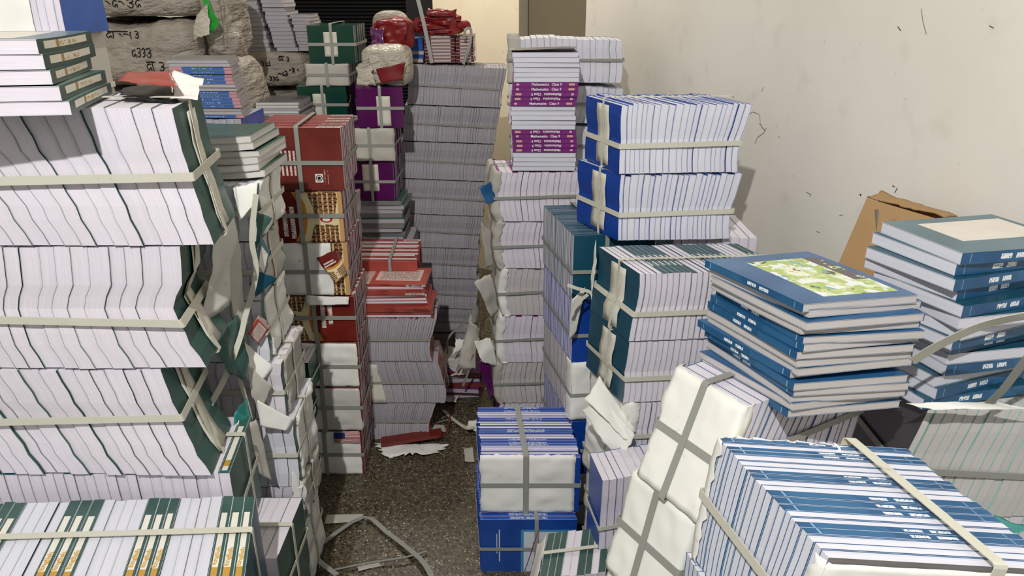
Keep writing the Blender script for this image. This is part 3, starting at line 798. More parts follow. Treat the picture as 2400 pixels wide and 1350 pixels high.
scrap('teal torn cover piece over the blue one near the floor', [(648, 1235), (690, 1195), (712, 1280), (690, 1320)], (1.675, 1.70, 1.72, 1.69), 'teal_film', 0.014, 0.012, 25, 'torn_cover', 'torn cover')
scrap('crumpled white paper knot at the aisle edge of left column', [(690, 1110), (722, 1140), (715, 1205), (680, 1180)], (1.73, 1.76, 1.76, 1.72), 'wrap', 0.014, 0.010, 27)
scrap('dark green torn cover corner poking into aisle by maroon books', [(600, 495), (640, 510), (618, 545), (600, 580)], (1.73, 1.74, 1.73, 1.72), 'c_green', 0.008, 0.004, 29, 'torn_cover', 'torn cover')
scrap('white folded wrap on top bundle of torn left column', [(545, 440), (605, 425), (600, 480), (560, 520)], (1.70, 1.72, 1.70, 1.68), 'wrap', 0.010, 0.004, 31)
scrap('patterned torn book cover curling beside maroon temple book', [(610, 550), (640, 590), (620, 650), (600, 620)], (1.72, 1.75, 1.74, 1.71), 'a_panel', 0.010, 0.006, 33, 'torn_cover', 'torn cover')
scrap('teal torn cover with pale corner beside white wrapped bundle', [(612, 640), (655, 655), (600, 700), (585, 670)], (1.70, 1.74, 1.70, 1.69), 'c_teal', 0.010, 0.006, 35, 'torn_cover', 'torn cover')
scrap('torn printed page with red edge below the teal cover', [(605, 735), (636, 765), (605, 810), (578, 780)], (1.70, 1.74, 1.72, 1.70), 'a_redlist', 0.008, 0.006, 37, 'torn_cover', 'torn cover')
scrap('grey plastic wrap bulging at the end of the middle left bundle', [(500, 560), (545, 500), (540, 700), (480, 760)], (1.56, 1.64, 1.64, 1.54), 'wrap_gloss', 0.018, 0.008, 39, 'plastic_film', 'plastic film')
scrap('greenish torn wrap hanging below the middle left bundle', [(480, 790), (560, 735), (590, 900), (540, 880)], (1.56, 1.66, 1.68, 1.58), 'c_green', 0.016, 0.008, 41, 'torn_cover', 'torn cover')
scrap('pale sheet hanging along torn left column at waist height', [(530, 560), (560, 540), (580, 760), (548, 800)], (1.66, 1.69, 1.69, 1.66), 'wrap_grey', 0.012, 0.006, 43)
for lab, pts, wd in (('slack packing strap hanging down across torn left column', [(600, 455, 1.69), (590, 560, 1.68), (600, 640, 1.68), (575, 740, 1.66), (560, 800, 1.64), (520, 900, 1.60), (470, 985, 1.56)], 0.014),
                     ('slack strap loop hanging from waist-high torn bundle', [(590, 690, 1.69), (570, 760, 1.67), (548, 800, 1.66), (560, 880, 1.66), (590, 1000, 1.67), (585, 1110, 1.66)], 0.012)):
    ribbon('packing_strap', smooth_path([at(*p) for p in pts], 6), wd, 'strap', up=V((0.2, 1, 0)), label=lab, cat='strap', group='loose packing straps')

# green spine bundles between the torn column and the maroon stack
GG = 'green spine bundles beside the maroon stack'
for i, (u0, u1, vt, vb, lab) in enumerate(((634, 722, 848, 925, 'small bundle of green spined books left of white wrapped maroon bundle'), (690, 716, 925, 1010, 'green spined books with white dots standing left of grey wrapped bundle'))):
    a_, b_ = at(u0, vb, 2.22), at(u1, vt, 2.22)
    bundle(lab, (b_.x-0.12, 2.22, a_.z), (0.12, 0, 0), (0, 0.12, 0), (0, 0, b_.z-a_.z-0.001), 8, 'f', 'page', 'c_dgreen', 'c_dgreen', straps=(('h', 0.45),), sw=0.006, group=GG, jb=0.001)
za = at(0, 1010, 2.22).z; xb = at(716, 1000, 2.22).x
bundle('grey paged bundle on the floor under the green spined books', (xb-0.14, 2.22, 0), (0.14, 0, 0), (0, 0.12, 0), (0, 0, za-0.001), 9, 'k', 'page_tan', 'c_grey', group=GG)

# ================================================================== MAROON STACK
GM = 'bundles of the maroon temple book stack'
YM = 2.35
vb = [(1110, 850), (1008, 850), (905, 848), (800, 836), (692, 828), (567, 804), (447, 803), (298, 802)]
zM = [max(0, at(0, v, YM).z) for v, _ in vb]; zM[0] = 0
spec = [('floor-level white wrapped maroon bundle with a small flag print at its corner', 'wrap', None),
        ('grey wrapped bundle second from floor in maroon stack', 'wrap_gloss', None),
        ('white wrapped bundle third from floor in maroon stack, cross strapped', 'wrap', None),
        ('strapped bundle with temple cover turned upside down, middle of maroon stack', None, 'a_temple_flip'),
        ('white wrapped bundle with torn corner showing brown cover, between two temple covers', 'wrap', 'a_temple'),
        ('strapped bundle with temple and orange arch cover, second from top of maroon stack', None, 'a_temple'),
        ('top maroon bundle with white back cover text and boxed round logo', None, 'a_maroonback')]
for i, (lab, wr_, art) in enumerate(spec):
    x1 = at((vb[i][1]+vb[i+1][1])/2, (vb[i][0]+vb[i+1][0])/2, YM).x; wd = 0.275
    h = zM[i+1]-zM[i]
    fr, rt = bundle(lab, (x1-wd, YM, zM[i]+0.001), (-0.01, 0.27, 0), (wd, 0, 0), (0, rnd.uniform(0, .01), h-0.004), 15, 't', 'page', 'c_maroon', 's_red', art or 'c_maroon', None,
                    straps=(('c', 0.5, dict(width=0.001)),) if 0 else (('v', 0.5), ('h', 0.45+0.08*(i % 2))), sw=0.014, smat='strap_grey', group=GM, pinch=0, wob=0.0, jb=0.0015, jc=0.005, gap=0.0006)
    if wr_: wrap_on(fr, rt, 0, 0.02, 0.012, wr_, 0.006, 50+i, b1=0.98 if i != 4 else 0.80, c1=0.95 if i != 4 else 0.97, puff=0.006, cp=0.45+0.08*(i % 2))
    if i == 0: plate_on(fr, rt, 0, 0.64, 0.99, 0.76, 0.99, 'a_flag', 'flag_print', off=0.014)
    if i == 4:
        sheet('torn_flap', [fr.P(-.01, fr.LB*.62, fr.LC*.72), fr.P(-.035, fr.LB*.86, fr.LC*.30), fr.P(-.02, fr.LB*.99, fr.LC*.45), fr.P(-.008, fr.LB*.9, fr.LC*.9)], 'a_temple', 0.006, 0.004, 4, 8, 8, parent=rt)
        sheet('torn_flap', [fr.P(-.012, fr.LB*.45, fr.LC*.02), fr.P(-.016, fr.LB*.99, fr.LC*.0), fr.P(-.02, fr.LB*.99, fr.LC*-.14), fr.P(-.02, fr.LB*.46, fr.LC*-.16)], 'wrap', 0.003, 0.004, 6, 8, 8, parent=rt)
# thin red books showing between two of the wrapped bundles are part of the bundle tops above

# ================================================================== RED TEXTBOOK STACK (centre)
GR2 = 'bundles of the red textbook stack'
YR = 2.58
zr = [0, at(0, 945, YR).z, at(0, 848, YR).z, at(0, 745, YR).z]
rs = [(852, 1010, 0.0, 'floor bundle of thin red books with page edges to the aisle'), (858, 1035, 0.0, 'grey page bundle with white label flap, second from floor in red stack'), (833, 1012, 0.0, 'bundle of thin red books under the red striped pile')]
for i, (u0, u1, ln, lab) in enumerate(rs):
    vm = (1030+945)/2 if i == 0 else ((945+848)/2 if i == 1 else (848+745)/2)
    a_, b_ = at(u0, vm, YR), at(u1, vm, YR)
    fr, rt = bundle(lab, (a_.x, YR, zr[i]+0.001), (b_.x-a_.x, 0.0, 0), (-0.012, 0.2, 0), (0, 0, zr[i+1]-zr[i]-0.002), 30, 'Tk' if i == 2 else 'k', 'page_grey', 'c_red', 's_red', 'c_char', 'c_red',
                    [-0.012, -.006, 0, .004, .012] if i != 1 else [.02, .01, 0, -.01, -.012], [0.0, -.012, -.006, .01, .022] if i != 1 else [.01, .018, .01, 0, -.012], pinch=0.007, straps=(('h', 0.5, dict(off=0.001)), ('v', 0.5)), sw=0.009, smat='strap_grey', group=GR2, K=6, gap=0.0005)
    if i == 1: plate_on(fr, rt, 'f', 0.02, 0.20, 0.02, 0.95, 'label', 'label_flap', off=0.004)
zq_, _ = pile('thin red textbook lying flat', 'red striped pile in the centre', (at(850, 745, YR).x, YR+0.004, zr[3]+0.002), (0.262, 0.0, 0), (0, 0.185, 0), [0.0095]*12, [0, 1, 1, 1, 1, 0, 0, 0, 1, 1, 0, 1], 'c_red', 's_red', 'page', jit=0.008, yaw=3.0,
              group='flat red textbooks', arts={11: 'a_redlist'}, dx=lambda t: (-0.03*t, 0.045*t, 0))
b_ = at(824, 612, 2.77); zt2 = b_.z
fr, rt = bundle('strapped bundle of red and white striped spines at top of red stack', (b_.x, 2.775, zt2-0.19), (-0.005, 0.24, 0.012), (0.25, -0.004, 0.0), (0, 0, 0.19), 13, 'TdtDd', 'page', 'c_red', 's_red', straps=(('v', 0.60),), sw=0.012, smat='strap_grey', group=GR2, pinch=0, wob=0, jb=0.008)
bundle('supporting bundle hidden behind the red flat pile', (b_.x, 2.785, 0), (0.25, 0, 0), (0, 0.2, 0), (0, 0, zt2-0.191), 10, 'k', 'page_grey', 'c_red', K=1, group=GR2)

# ================================================================== TALL GREY STACK
GT = 'bundles of the tall grey stack'
YT = 3.35
tl = [(832, 985, 1115), (775, 985, 1112), (719, 975, 1115), (648, 958, 1118), (577, 917, 1115), (500, 916, 1125), (418, 924, 1137), (330, 935, 1152), (245, 946, 1166), (150, 957, 1180)]
ns_ = ['lowest', 'eighth', 'seventh', 'sixth', 'fifth', 'fourth', 'third', 'second', 'top']
zT = [max(0, at(0, t[0], YT).z) for t in tl]; zT[0] = 0
for i in range(9):
    x0 = (at(tl[i][1], tl[i][0], YT).x+at(tl[i+1][1], tl[i+1][0], YT).x)/2; x1 = (at(tl[i][2], tl[i][0], YT).x+at(tl[i+1][2], tl[i+1][0], YT).x)/2
    if i < 4: x0 = x1-0.42
    lab = '%s bundle of the tall grey stack%s' % (ns_[i], {0: ' in the middle of the aisle end', 8: ' under red bags and strapped books'}.get(i, ', counted from the top'))
    lean = 0.02
    bundle(lab, (x0, YT, zT[i]+0.001+(0.006*math.sin(i*2.1) if 0 else 0)), (x1-x0, 0.0, -0.016 if i > 0 else 0), (-0.01, 0.22, 0), (lean*(0.5 if i < 4 else 1), 0, zT[i+1]-zT[i]-0.002-(0.016 if i == 0 else 0)), 30, 'k', 'page_grey', 'c_char', None, None, None, [0, .003, -.002, .003, 0], [.002, -.004, 0, .004, .006],
           pinch=0.008, straps=(('h', 0.48, dict(off=-0.002, tilt=-.008)), ('v', 0.5)), sw=0.008, smat='strap_grey', group=GT, K=5, jc=0.002, gap=0.0004, tvar=0.35)

# ================================================================== PURPLE COLUMN
GP = 'purple book column'
YP = 3.05
def cf(label, u0, u1, vt, vb_, Y, depth, n, cov, art=None, wrap=None, group=None, straps=None, spm=None, smat='strap_grey', lbl=None, side=0.0, zb=None, sw=0.012, page='page_grey', amp=0.006):
    a_, b_ = at(u0, (vt+vb_)/2, Y), at(u1, (vt+vb_)/2, Y); z1, z0 = at(0, vt, Y).z, at(0, vb_, Y).z
    if zb is not None: z0 = zb
    fr, rt = bundle(label, (a_.x, Y, z0+0.001), (side, depth, 0), (b_.x-a_.x, 0, 0), (0, 0, z1-z0-0.002), n, 't', page, cov, spm or cov, art or cov, None, straps=straps or (('v', 0.5), ('h', 0.5)), sw=sw, smat=smat, group=group, pinch=0, wob=0, jb=0.004)
    if wrap: wrap_on(fr, rt, 0, 0.03, 0.02, wrap, amp, rnd.random()*50, puff=0.004)
    if lbl: plate_on(fr, rt, 0, *lbl, 'label', wav=0.001, seed=rnd.random()*9)
    return fr, rt, z0, z1
cf('glossy purple plastic wrapped bundle with grey label, below white plastic bag', 838, 945, 206, 300, YP, 0.24, 10, 'c_gloss_purple', group=GP, lbl=(0.42, 0.72, 0.05, 0.80), side=-0.05)
cf('white wrapped bundle between two purple bundles', 812, 922, 302, 378, YP, 0.24, 10, 'c_purple', wrap='wrap_grey', group=GP)
cf('purple bundle with two grey label sheets under white wrapped one', 820, 924, 380, 470, YP, 0.24, 10, 'c_gloss_purple', group=GP, lbl=(0.3, 0.66, 0.25, 0.95))
zp = at(0, 470, YP).z; zq2 = at(0, 566, YP).z; xa = at(846, 520, YP).x
for i in range(3): bundle('%s purple column bundle hidden behind the red stack' % ['lowest', 'middle', 'upper'][i], (xa-0.06, YP+0.01, zq2*i/3), (0.27, 0, 0), (0, 0.22, 0), (0, 0, zq2/3-0.001), 9, 'k', 'page_grey', 'c_purple', K=1, group=GP, straps=(('h', 0.5),))
n_ = 9; pile('grey-green book', 'small pile under the purple bundles', (xa-0.02, YP+0.005, zq2+0.001), (0.20, 0, 0), (0, 0.2, 0), [(zp-zq2-0.002)/n_]*n_, [0, 1, 0, 1, 0, 1, 0, 0, 1], 'c_green', 'c_grey', 'page_grey', jit=0.008, yaw=3, group='flat books under purple bundles')
sheet('plastic_bag', [at(800, 445, 2.98), at(845, 440, 2.99), at(850, 560, 2.98), at(806, 560, 2.97)], 'wrap_gloss', 0.03, 0.01, 61, label='crumpled grey white plastic beside the purple bundles', cat='plastic bag')

# ================================================================== DARK GREEN COLUMN
GD = 'dark green plastic wrapped bundles'
cf('glossy dark green plastic wrapped bundle with pale label, beside maroon stack top', 700, 815, 202, 288, 3.2, 0.24, 8, 'c_gloss_green', group=GD, lbl=(0.30, 0.56, 0.08, 0.80), side=-0.04)
cf('grey white wrapped bundle between the two dark green ones', 718, 816, 150, 201, 3.2, 0.24, 8, 'c_green', wrap='wrap_grey', group=GD)
cf('upper dark green plastic wrapped bundle with label, against the black shutter', 724, 832, 58, 149, 3.2, 0.24, 8, 'c_gloss_green', group=GD, lbl=(0.33, 0.62, 0.18, 0.82))
z2 = at(0, 288, 3.2).z; xa = at(712, 288, 3.2).x
for i in range(5): bundle('%s bundle hidden under the dark green ones' % ['floor-level', 'second', 'third', 'fourth', 'fifth'][i], (xa-0.02, 3.2, z2*i/5), (0.26, 0, 0), (0, 0.22, 0), (0, 0, z2/5-0.001), 9, 'k', 'page_grey', 'c_green', K=1, group=GD, straps=(('h', 0.5),))
# flat dark books left of them, silver reflections put into pale spine colour
a_ = at(606, 286, 2.95); z1 = at(0, 240, 2.95).z; n_ = 7
pile('dark book', 'glinting low pile left of dark green bundle', (a_.x, 2.95, a_.z), (0.165, 0, 0), (0, 0.2, 0), [(z1-a_.z)/n_]*n_, [1, 1, 0, 1, 0, 1, 1], 'c_char', 'wrap_gloss', 'page_grey', jit=0.006, yaw=2, group='dark flat books')
for i in range(5): bundle('%s bundle hidden below the dark flat books' % ['floor-level', 'second', 'third', 'fourth', 'fifth'][i], (a_.x-0.0, 2.95, a_.z*i/5), (0.18, 0, 0), (0, 0.2, 0), (0, 0, a_.z/5-0.001), 9, 'k', 'page_grey', 'c_char', K=1, group='hidden supports', straps=(('h', 0.5),))

# ================================================================== PINK AND BLUE PILE
a_ = at(420, 276, 2.3); z1 = at(0, 140, 2.3).z; wd = at(566, 200, 2.3).x-a_.x; n_ = 17
outs = [1, 0, 0, 1, 1, 1, 1, 1, 0, 0, 1, 1, 1, 1, 1, 0, 0][:n_]
pile('thin pink and blue schoolbook', 'pile before the sacks', (a_.x+0.012, 2.3, a_.z), (wd-0.02, 0, 0), (-0.03, 0.16, 0), [(z1-a_.z)/n_]*n_, outs, 'c_grey', 's_pinkblue', 'page_grey', jit=0.004, yaw=1.0, group='pink and blue schoolbooks', dx=lambda t: (-0.02*t, 0, 0))
for i in range(6): bundle('%s bundle hidden below the pink and blue pile' % ['floor-level', 'second', 'third', 'fourth', 'fifth', 'sixth'][i], (a_.x+0.0, 2.29, a_.z*i/6), (0.19, 0, 0), (0, 0.22, 0), (0, 0, a_.z/6-0.001), 9, 'k', 'page_grey', 'c_rblue', K=1, group='hidden supports', straps=(('h', 0.5),))

# ================================================================== SACKS AND BACK COLUMNS
def sack(label, cen, dims, seed, mat='sack', amp=0.03, p=5.0, n=22, stretch=(1, 1, 1), group='white woven sacks', name='sack', cat='sack', crease=0.5, rotz=0.0):
    cen = V(cen); hx, hy, hz = dims[0]/2, dims[1]/2, dims[2]/2
    R = Matrix.Rotation(rotz, 3, 'Z')
    def S(x, y, z):
        k = (abs(x)**p+abs(y)**p+abs(z)**p)**(1/p)
        q = V((x/k*hx, y/k*hy, z/k*hz))
        s = V((q.x*stretch[0], q.y*stretch[1], q.z*stretch[2]))
        d = noise.noise(s*4+V((seed, 0, seed)))*amp+amp*crease*(abs(noise.noise(s*11+V((0, seed, 3))))-0.25)+amp*crease*0.5*(abs(noise.noise(s*27+V((seed, seed, 3))))-0.2)
        nrm = V((x/hx*abs(x)**(p-2), y/hy*abs(y)**(p-2), z/hz*abs(z)**(p-2))); nrm.normalize()
        q = q+nrm*d
        if q.z < -hz+0.004: q.z = -hz+0.004
        return cen+R@q
    buf = Buf(); rng = [i/n*2-1 for i in range(n+1)]
    def face(f):
        for i in range(n):
            for j in range(n):
                a, b, c, d = rng[i], rng[i+1], rng[j], rng[j+1]
                buf.quad([f(a, c), f(b, c), f(b, d), f(a, d)])
    face(lambda u, v: S(u, -1, v)); face(lambda u, v: S(-u, 1, v)); face(lambda u, v: S(1, u, v)); face(lambda u, v: S(-1, -u, v))
    face(lambda u, v: S(u, v, 1)); face(lambda u, v: S(u, -v, -1))
    org = cen-V((0, 0, hz))
    root = empty(name, org, label, cat, group)
    body = buf.build('body', [mat], root, org, smooth=True)
    return root, S, org
def scrawl(root, S, org, x0, z0, w_, h, seed, parts=6, wd=0.006):
    """hand-painted word: head line with hanging stems and loops, on the sack front"""
    rr = random.Random(seed); strokes = []; x = 0.0
    if seed % 2: strokes.append([(0.02, 0.94), (0.3, 1.0), (0.62, 0.97)])
    while x < 0.96:
        wl = rr.uniform(0.6, 1.3)/parts; t = rr.random(); q = lambda a: rr.uniform(-a, a)
        if t < 0.22: strokes.append([(x+q(.02), 1+q(.05)), (x+q(.03), 0.5), (x+wl*0.2+q(.02), 0.05+q(.1))])
        elif t < 0.55: strokes.append([(x, 0.85+q(.1)), (x+wl*0.6, 0.9+q(.1)), (x+wl*0.75, 0.62), (x+wl*0.3, 0.5+q(.08)), (x+wl*0.8, 0.36), (x+wl*0.5, 0.05+q(.08)), (x+wl*0.05, 0.2+q(.1))])
        elif t < 0.8: strokes.append([(x+wl*0.8, 0.7+q(.1)), (x+wl*0.3, 0.75), (x+wl*0.05, 0.4+q(.1)), (x+wl*0.4, 0.12), (x+wl*0.75, 0.4), (x+wl*0.9, 0.1+q(.1))])
        else: strokes.append([(x, 0.5+q(.2)), (x+wl*0.4, 0.62), (x+wl*0.8, 0.4+q(.15))])
        x += wl*1.1
    buf = Buf()
    for st in strokes:
        pts = [S(x0+w_*px, -1, z0+h*pz)+V((0, -0.004, 0)) for px, pz in st]
        P2 = smooth_path(pts, 4)
        for i in range(len(P2)-1):
            t = P2[i+1]-P2[i]; sd = V((0, -1, 0)).cross(t)
            if sd.length < 1e-7: continue
            sd = sd.normalized()*wd/2
            buf.quad([P2[i]-sd, P2[i+1]-sd, P2[i+1]+sd, P2[i]+sd])
    buf.build('handwriting', ['ink'], root, org)
def sk(label, u0, u1, vt, vb_, Y, depth, seed, z0=None, **kw):
    a_, b_ = at(u0, (vt+vb_)/2, Y), at(u1, (vt+vb_)/2, Y); z1 = at(0, vt, Y).z
    if z0 is None: z0 = at(0, vb_, Y).z
    return sack(label, ((a_.x+b_.x)/2, Y+depth/2, (z0+z1)/2), (b_.x-a_.x, depth, z1-z0), seed, **kw)
YS = 2.85
za, zb_ = at(0, 205, YS).z, at(0, 42, YS).z
r_, S_, o_ = sk('lower white woven sack with three lines of black handwriting, upper left background', 120, 466, 42, 205, YS, 0.6, 3, p=6, amp=0.03)
scrawl(r_, S_, o_, -0.22, 0.42, 0.46, 0.24, 11, 6, 0.0035); scrawl(r_, S_, o_, 0.10, -0.12, 0.22, 0.28, 12, 3, 0.0035); scrawl(r_, S_, o_, 0.28, -0.5, 0.2, 0.26, 13, 2, 0.0035)
r_, S_, o_ = sk('upper white woven sack with handwriting cut by the top of photo', 100, 452, -95, 41, YS, 0.6, 5, p=6, amp=0.03)
scrawl(r_, S_, o_, -0.30, -0.62, 0.60, 0.30, 15, 7, 0.0035)
for i in range(3): sack('%s sack hidden behind the left bundles' % ['floor-level', 'second', 'third'][i], (-1.60, YS+0.27, za*(i+0.5)/3), (0.64, 0.48, za/3-0.03), 20+i, n=8)
# tied sack end with green tape
r_, S_, o_ = sk('sack with gathered tied end and green tape, right of the handwritten sacks', 472, 532, -60, 140, 2.9, 0.3, 9, p=3.2, amp=0.05, stretch=(3, 3, 0.6))
tp = [at(478, -10, 2.86), at(492, 30, 2.85), at(505, 52, 2.85), at(494, 66, 2.85), at(482, 82, 2.86)]
ribbon('green_tape', smooth_path(tp, 6), 0.022, 'green_tape', r_, o_, up=V((0, 1, 0)), th=0.002)
cr = [at(448, 32, 2.84), at(470, 38, 2.83), at(490, 20, 2.83)]
sheet('torn_paper', [at(452, 30, 2.84), at(480, 10, 2.83), at(490, 80, 2.82), at(455, 95, 2.83)], 'bagwhite', 0.02, 0.01, 71, label='white plastic tied in a knot beside the green tape', cat='plastic bag')
sack('sack hidden below the tied sack end', (at(505, 0, 2.9).x, 3.06, at(0, 140, 2.9).z*0.75), (0.15, 0.3, at(0, 140, 2.9).z*0.5), 31, n=8)
sack('sack on floor below the tied sack end', (at(505, 0, 2.9).x, 3.06, at(0, 140, 2.9).z*0.25), (0.15, 0.3, at(0, 140, 2.9).z*0.5), 32, n=8)
sheet('torn_paper', [at(318, 180, 2.82), at(395, 172, 2.82), at(392, 205, 2.80), at(322, 205, 2.80)], 'sack_light', 0.035, 0.015, 73, label='crumpled open sack mouth behind the orange red wrapper', cat='sack mouth')
# handwritten sack below the grey flat piles
r_, S_, o_ = sk('sack covered in black scribbles below the grey flat piles', 572, 718, 122, 205, 3.42, 0.45, 14, p=6, amp=0.02)
for k_, (x, z, s_) in enumerate(((-0.9, 0.35, 3), (-0.35, 0.2, 4), (0.15, 0.5, 5), (0.1, -0.35, 6), (0.45, -0.15, 8), (-0.2, -0.6, 10))): scrawl(r_, S_, o_, x, z, 0.30, 0.28, s_, 3, 0.004)
zs = at(0, 205, 3.42).z
r_, S_, o_ = sk('creased sack under the scribbled one, beside dark flat books', 575, 716, 206, 330, 3.42, 0.45, 15, p=5, amp=0.03, z0=zs*0.66)
scrawl(r_, S_, o_, -0.75, 0.45, 0.3, 0.2, 16, 3, 0.005)
sack('floor sack under the creased sack', (at(645, 200, 3.42).x, 3.65, zs*0.16), (0.28, 0.45, zs*0.32), 41, n=8)
sack('second sack above floor under the creased sack', (at(645, 200, 3.42).x, 3.65, zs*0.49), (0.28, 0.45, zs*0.33), 42, n=8)
# three flat grey piles
YF = 3.44
for j, (u0, u1, vt, vb_, nb, wh, off) in enumerate(((568, 622, -30, 122, 15, 'left grey pile before the shutter', 0.05), (628, 682, -12, 122, 14, 'middle grey pile before the shutter', 0.05), (688, 734, 34, 124, 11, 'right grey pile before the shutter', 0.02))):
    a_, b_ = at(u0, vb_, YF), at(u1, vb_, YF); z0 = at(0, 121, YF).z; z1 = at(0, vt, YF).z
    pile('grey newsprint book', wh, (a_.x+off*0.6, YF+0.02*j, z0), (b_.x-a_.x-0.006, 0, 0), (0, 0.19, 0), [(z1-z0)/nb]*nb, [0]*nb, 'c_char', 'c_char', 'page_grey', jit=0.004, yaw=1.5, group='grey flat books at the back', dx=lambda t, off=off: (-off*t, 0, 0))
sack('sack at the left foot of the back piles', (at(545, 120, 3.44).x-0.12, 3.62, at(0, 121, YF).z*0.5), (0.15, 0.4, at(0, 121, YF).z), 44, n=8)

# ================================================================== RED BAGS, WHITE BAG, STRAPPED BOOKS ON THE TALL STACK
ZT = zT[9]
def blob(label, px, Y, depth, seed, mat, amp, p, name='plastic_bag', cat='plastic bag', n=18, crease=1.0):
    u0, u1, vt, vb_ = px
    return sk(label, u0, u1, vt, vb_, Y, depth, seed, mat=mat, amp=amp, p=p, group='plastic bags at the back', name=name, cat=cat, n=n, crease=crease, stretch=(1.2, 1, 0.45))
zc = at(0, 205, YP).z
blob('white plastic bag with red contents showing, on the purple bundle', (842, 955, 108, 206), 3.08, 0.20, 61, 'bagwhite', 0.022, 4.5, crease=0.6)
sheet('bag_contents', [at(880, 162, 3.05), at(950, 146, 3.05), at(944, 188, 3.045), at(892, 194, 3.045)], 'c_redgloss', 0.006, 0.004, 75, label='dark red patch of contents in the white bag opening', cat='plastic bag')
sheet('plastic_bag', [at(836, 150, 3.06), at(862, 125, 3.06), at(882, 200, 3.05), at(834, 200, 3.05)], 'bagwhite', 0.02, 0.012, 76, label='loose white bag flap at left of the white plastic bag', cat='plastic bag')
# red chair-like moulded sack pieces
blob('crumpled glossy red plastic bag above the white bag', (868, 962, 44, 118), 3.2, 0.12, 53, 'c_redgloss', 0.03, 5.0, crease=0.6)
sheet('plastic_bag', [at(872, 100, 3.18), at(950, 112, 3.17), at(966, 52, 3.19), at(880, 46, 3.20)], 'c_redgloss', 0.022, 0.022, 85, 16, 16, label='folded front layer of the crumpled red bag above white bag', cat='plastic bag', freq=14.0)
sheet('plastic_bag', [at(866, 118, 3.17), at(905, 118, 3.165), at(900, 66, 3.18), at(868, 62, 3.19)], 'c_gloss_purple', 0.014, 0.012, 86, 12, 12, label='dark purplish left layer of the crumpled red bag', cat='plastic bag', freq=14.0)
blob('rounded grey white plastic crest behind the red bag', (868, 955, 25, 110), 3.36, 0.10, 54, 'sack', 0.004, 3.0, crease=0.3)
sack('purple sack hidden behind the white plastic bag', (-0.68, 3.56, 0.68), (0.16, 0.18, 1.36), 55, mat='c_purple', n=8)
# maroon books with labelled spines strapped on the grey stack
a_ = at(985, 152, 3.37); wd = at(1100, 120, 3.37).x-a_.x; h = at(0, 84, 3.37).z-ZT
fr, rt = bundle('strapped block of flat maroon books with pale spine labels on tall grey stack', (a_.x+0.02, 3.38, ZT+0.002), (0, 0, h), (0.13, 0.02, 0), (0, 0.19, 0), 8, 'd', 'page', 'c_maroon', 's_maroonlabel', straps=(('c', 0.5, dict(width=0.001)),)[:0], sw=0.012, group=GT, pinch=0, wob=0)
fr, rt = bundle('maroon spines facing out beside the white block on tall grey stack', (a_.x+0.155, 3.40, ZT+0.002), (0, 0, h*0.96), (0.075, 0.015, 0), (0, 0.17, 0), 8, 'd', 'page', 'c_maroon', 's_maroonlabel', straps=(('h', 0.82, dict(width=0.014)),), group=GT, pinch=0, wob=0)
ribbon('packing_strap', smooth_path([at(1088, 92, 3.36), at(1090, 72, 3.36), at(1098, 66, 3.37), at(1104, 74, 3.37), at(1100, 110, 3.36), at(1085, 150, 3.36)], 6), 0.012, 'strap_grey', up=V((0.3, 1, 0)), label='upright loop of packing strap beside the maroon spines', cat='strap', group='loose packing straps')
a2 = at(952, 128, 3.4); h2 = at(0, 92, 3.4).z-ZT
pile('small blue book', 'pile left of maroon block on tall stack', (a2.x+0.0, 3.42, ZT+0.002), (0.075, -0.02, 0), (0, 0.15, 0), [h2/6]*6, [0, 1, 0, 1, 1, 1], 'c_rblue', 'c_rblue', 'page_tan', jit=0.003, yaw=3, group='small blue books at the back')
zr1 = ZT+h+0.002
nw = 5
for i in range(nw):
    hh = 0.017
    cz = zr1+0.004+hh*i
    sack('glossy red plastic packet, %s in the jagged red heap' % ['lowest', 'second', 'third', 'fourth', 'top'][i], (at(1035, 60, 3.45).x-0.01*(i % 2), 3.46, cz+hh*0.6), (0.20-0.022*i+0.03*(i % 2), 0.16, hh*1.25), 80+i, mat='c_redgloss', amp=0.022, p=9.0, n=14, crease=0.8, rotz=0.5*math.sin(2.3*i), group='red plastic packets', name='red_packet', cat='plastic packet')
sheet('plastic_bag', [at(988, 82, 3.37), at(1084, 84, 3.37), at(1068, 22, 3.40), at(1000, 18, 3.40)], 'c_redgloss', 0.02, 0.03, 87, 18, 18, label='jagged dark red plastic sheet in front of the red packets', cat='plastic bag', freq=14.0)
sheet('plastic_scrap', [at(962, 45, 3.36), at(985, 38, 3.36), at(980, 75, 3.36), at(965, 80, 3.36)], 'c_redgloss', 0.012, 0.01, 82, label='torn bright red plastic corner between the two red heaps', cat='plastic bag')
pp = [at(973, -25, 3.36), at(980, 30, 3.345), at(1012, 148, 3.325)]
pp2 = [(pp[0]*(1-t)+pp[2]*t)+V((0.004*math.sin(math.pi*t), 0, 0)) for t in [i/8 for i in range(9)]]
ribbon('packing_strap', pp2, 0.016, 'strap_grey', up=V((0, 1, 0)), th=0.006, label='stiff grey strap standing up diagonally before the red heap', cat='strap', group='loose packing straps')

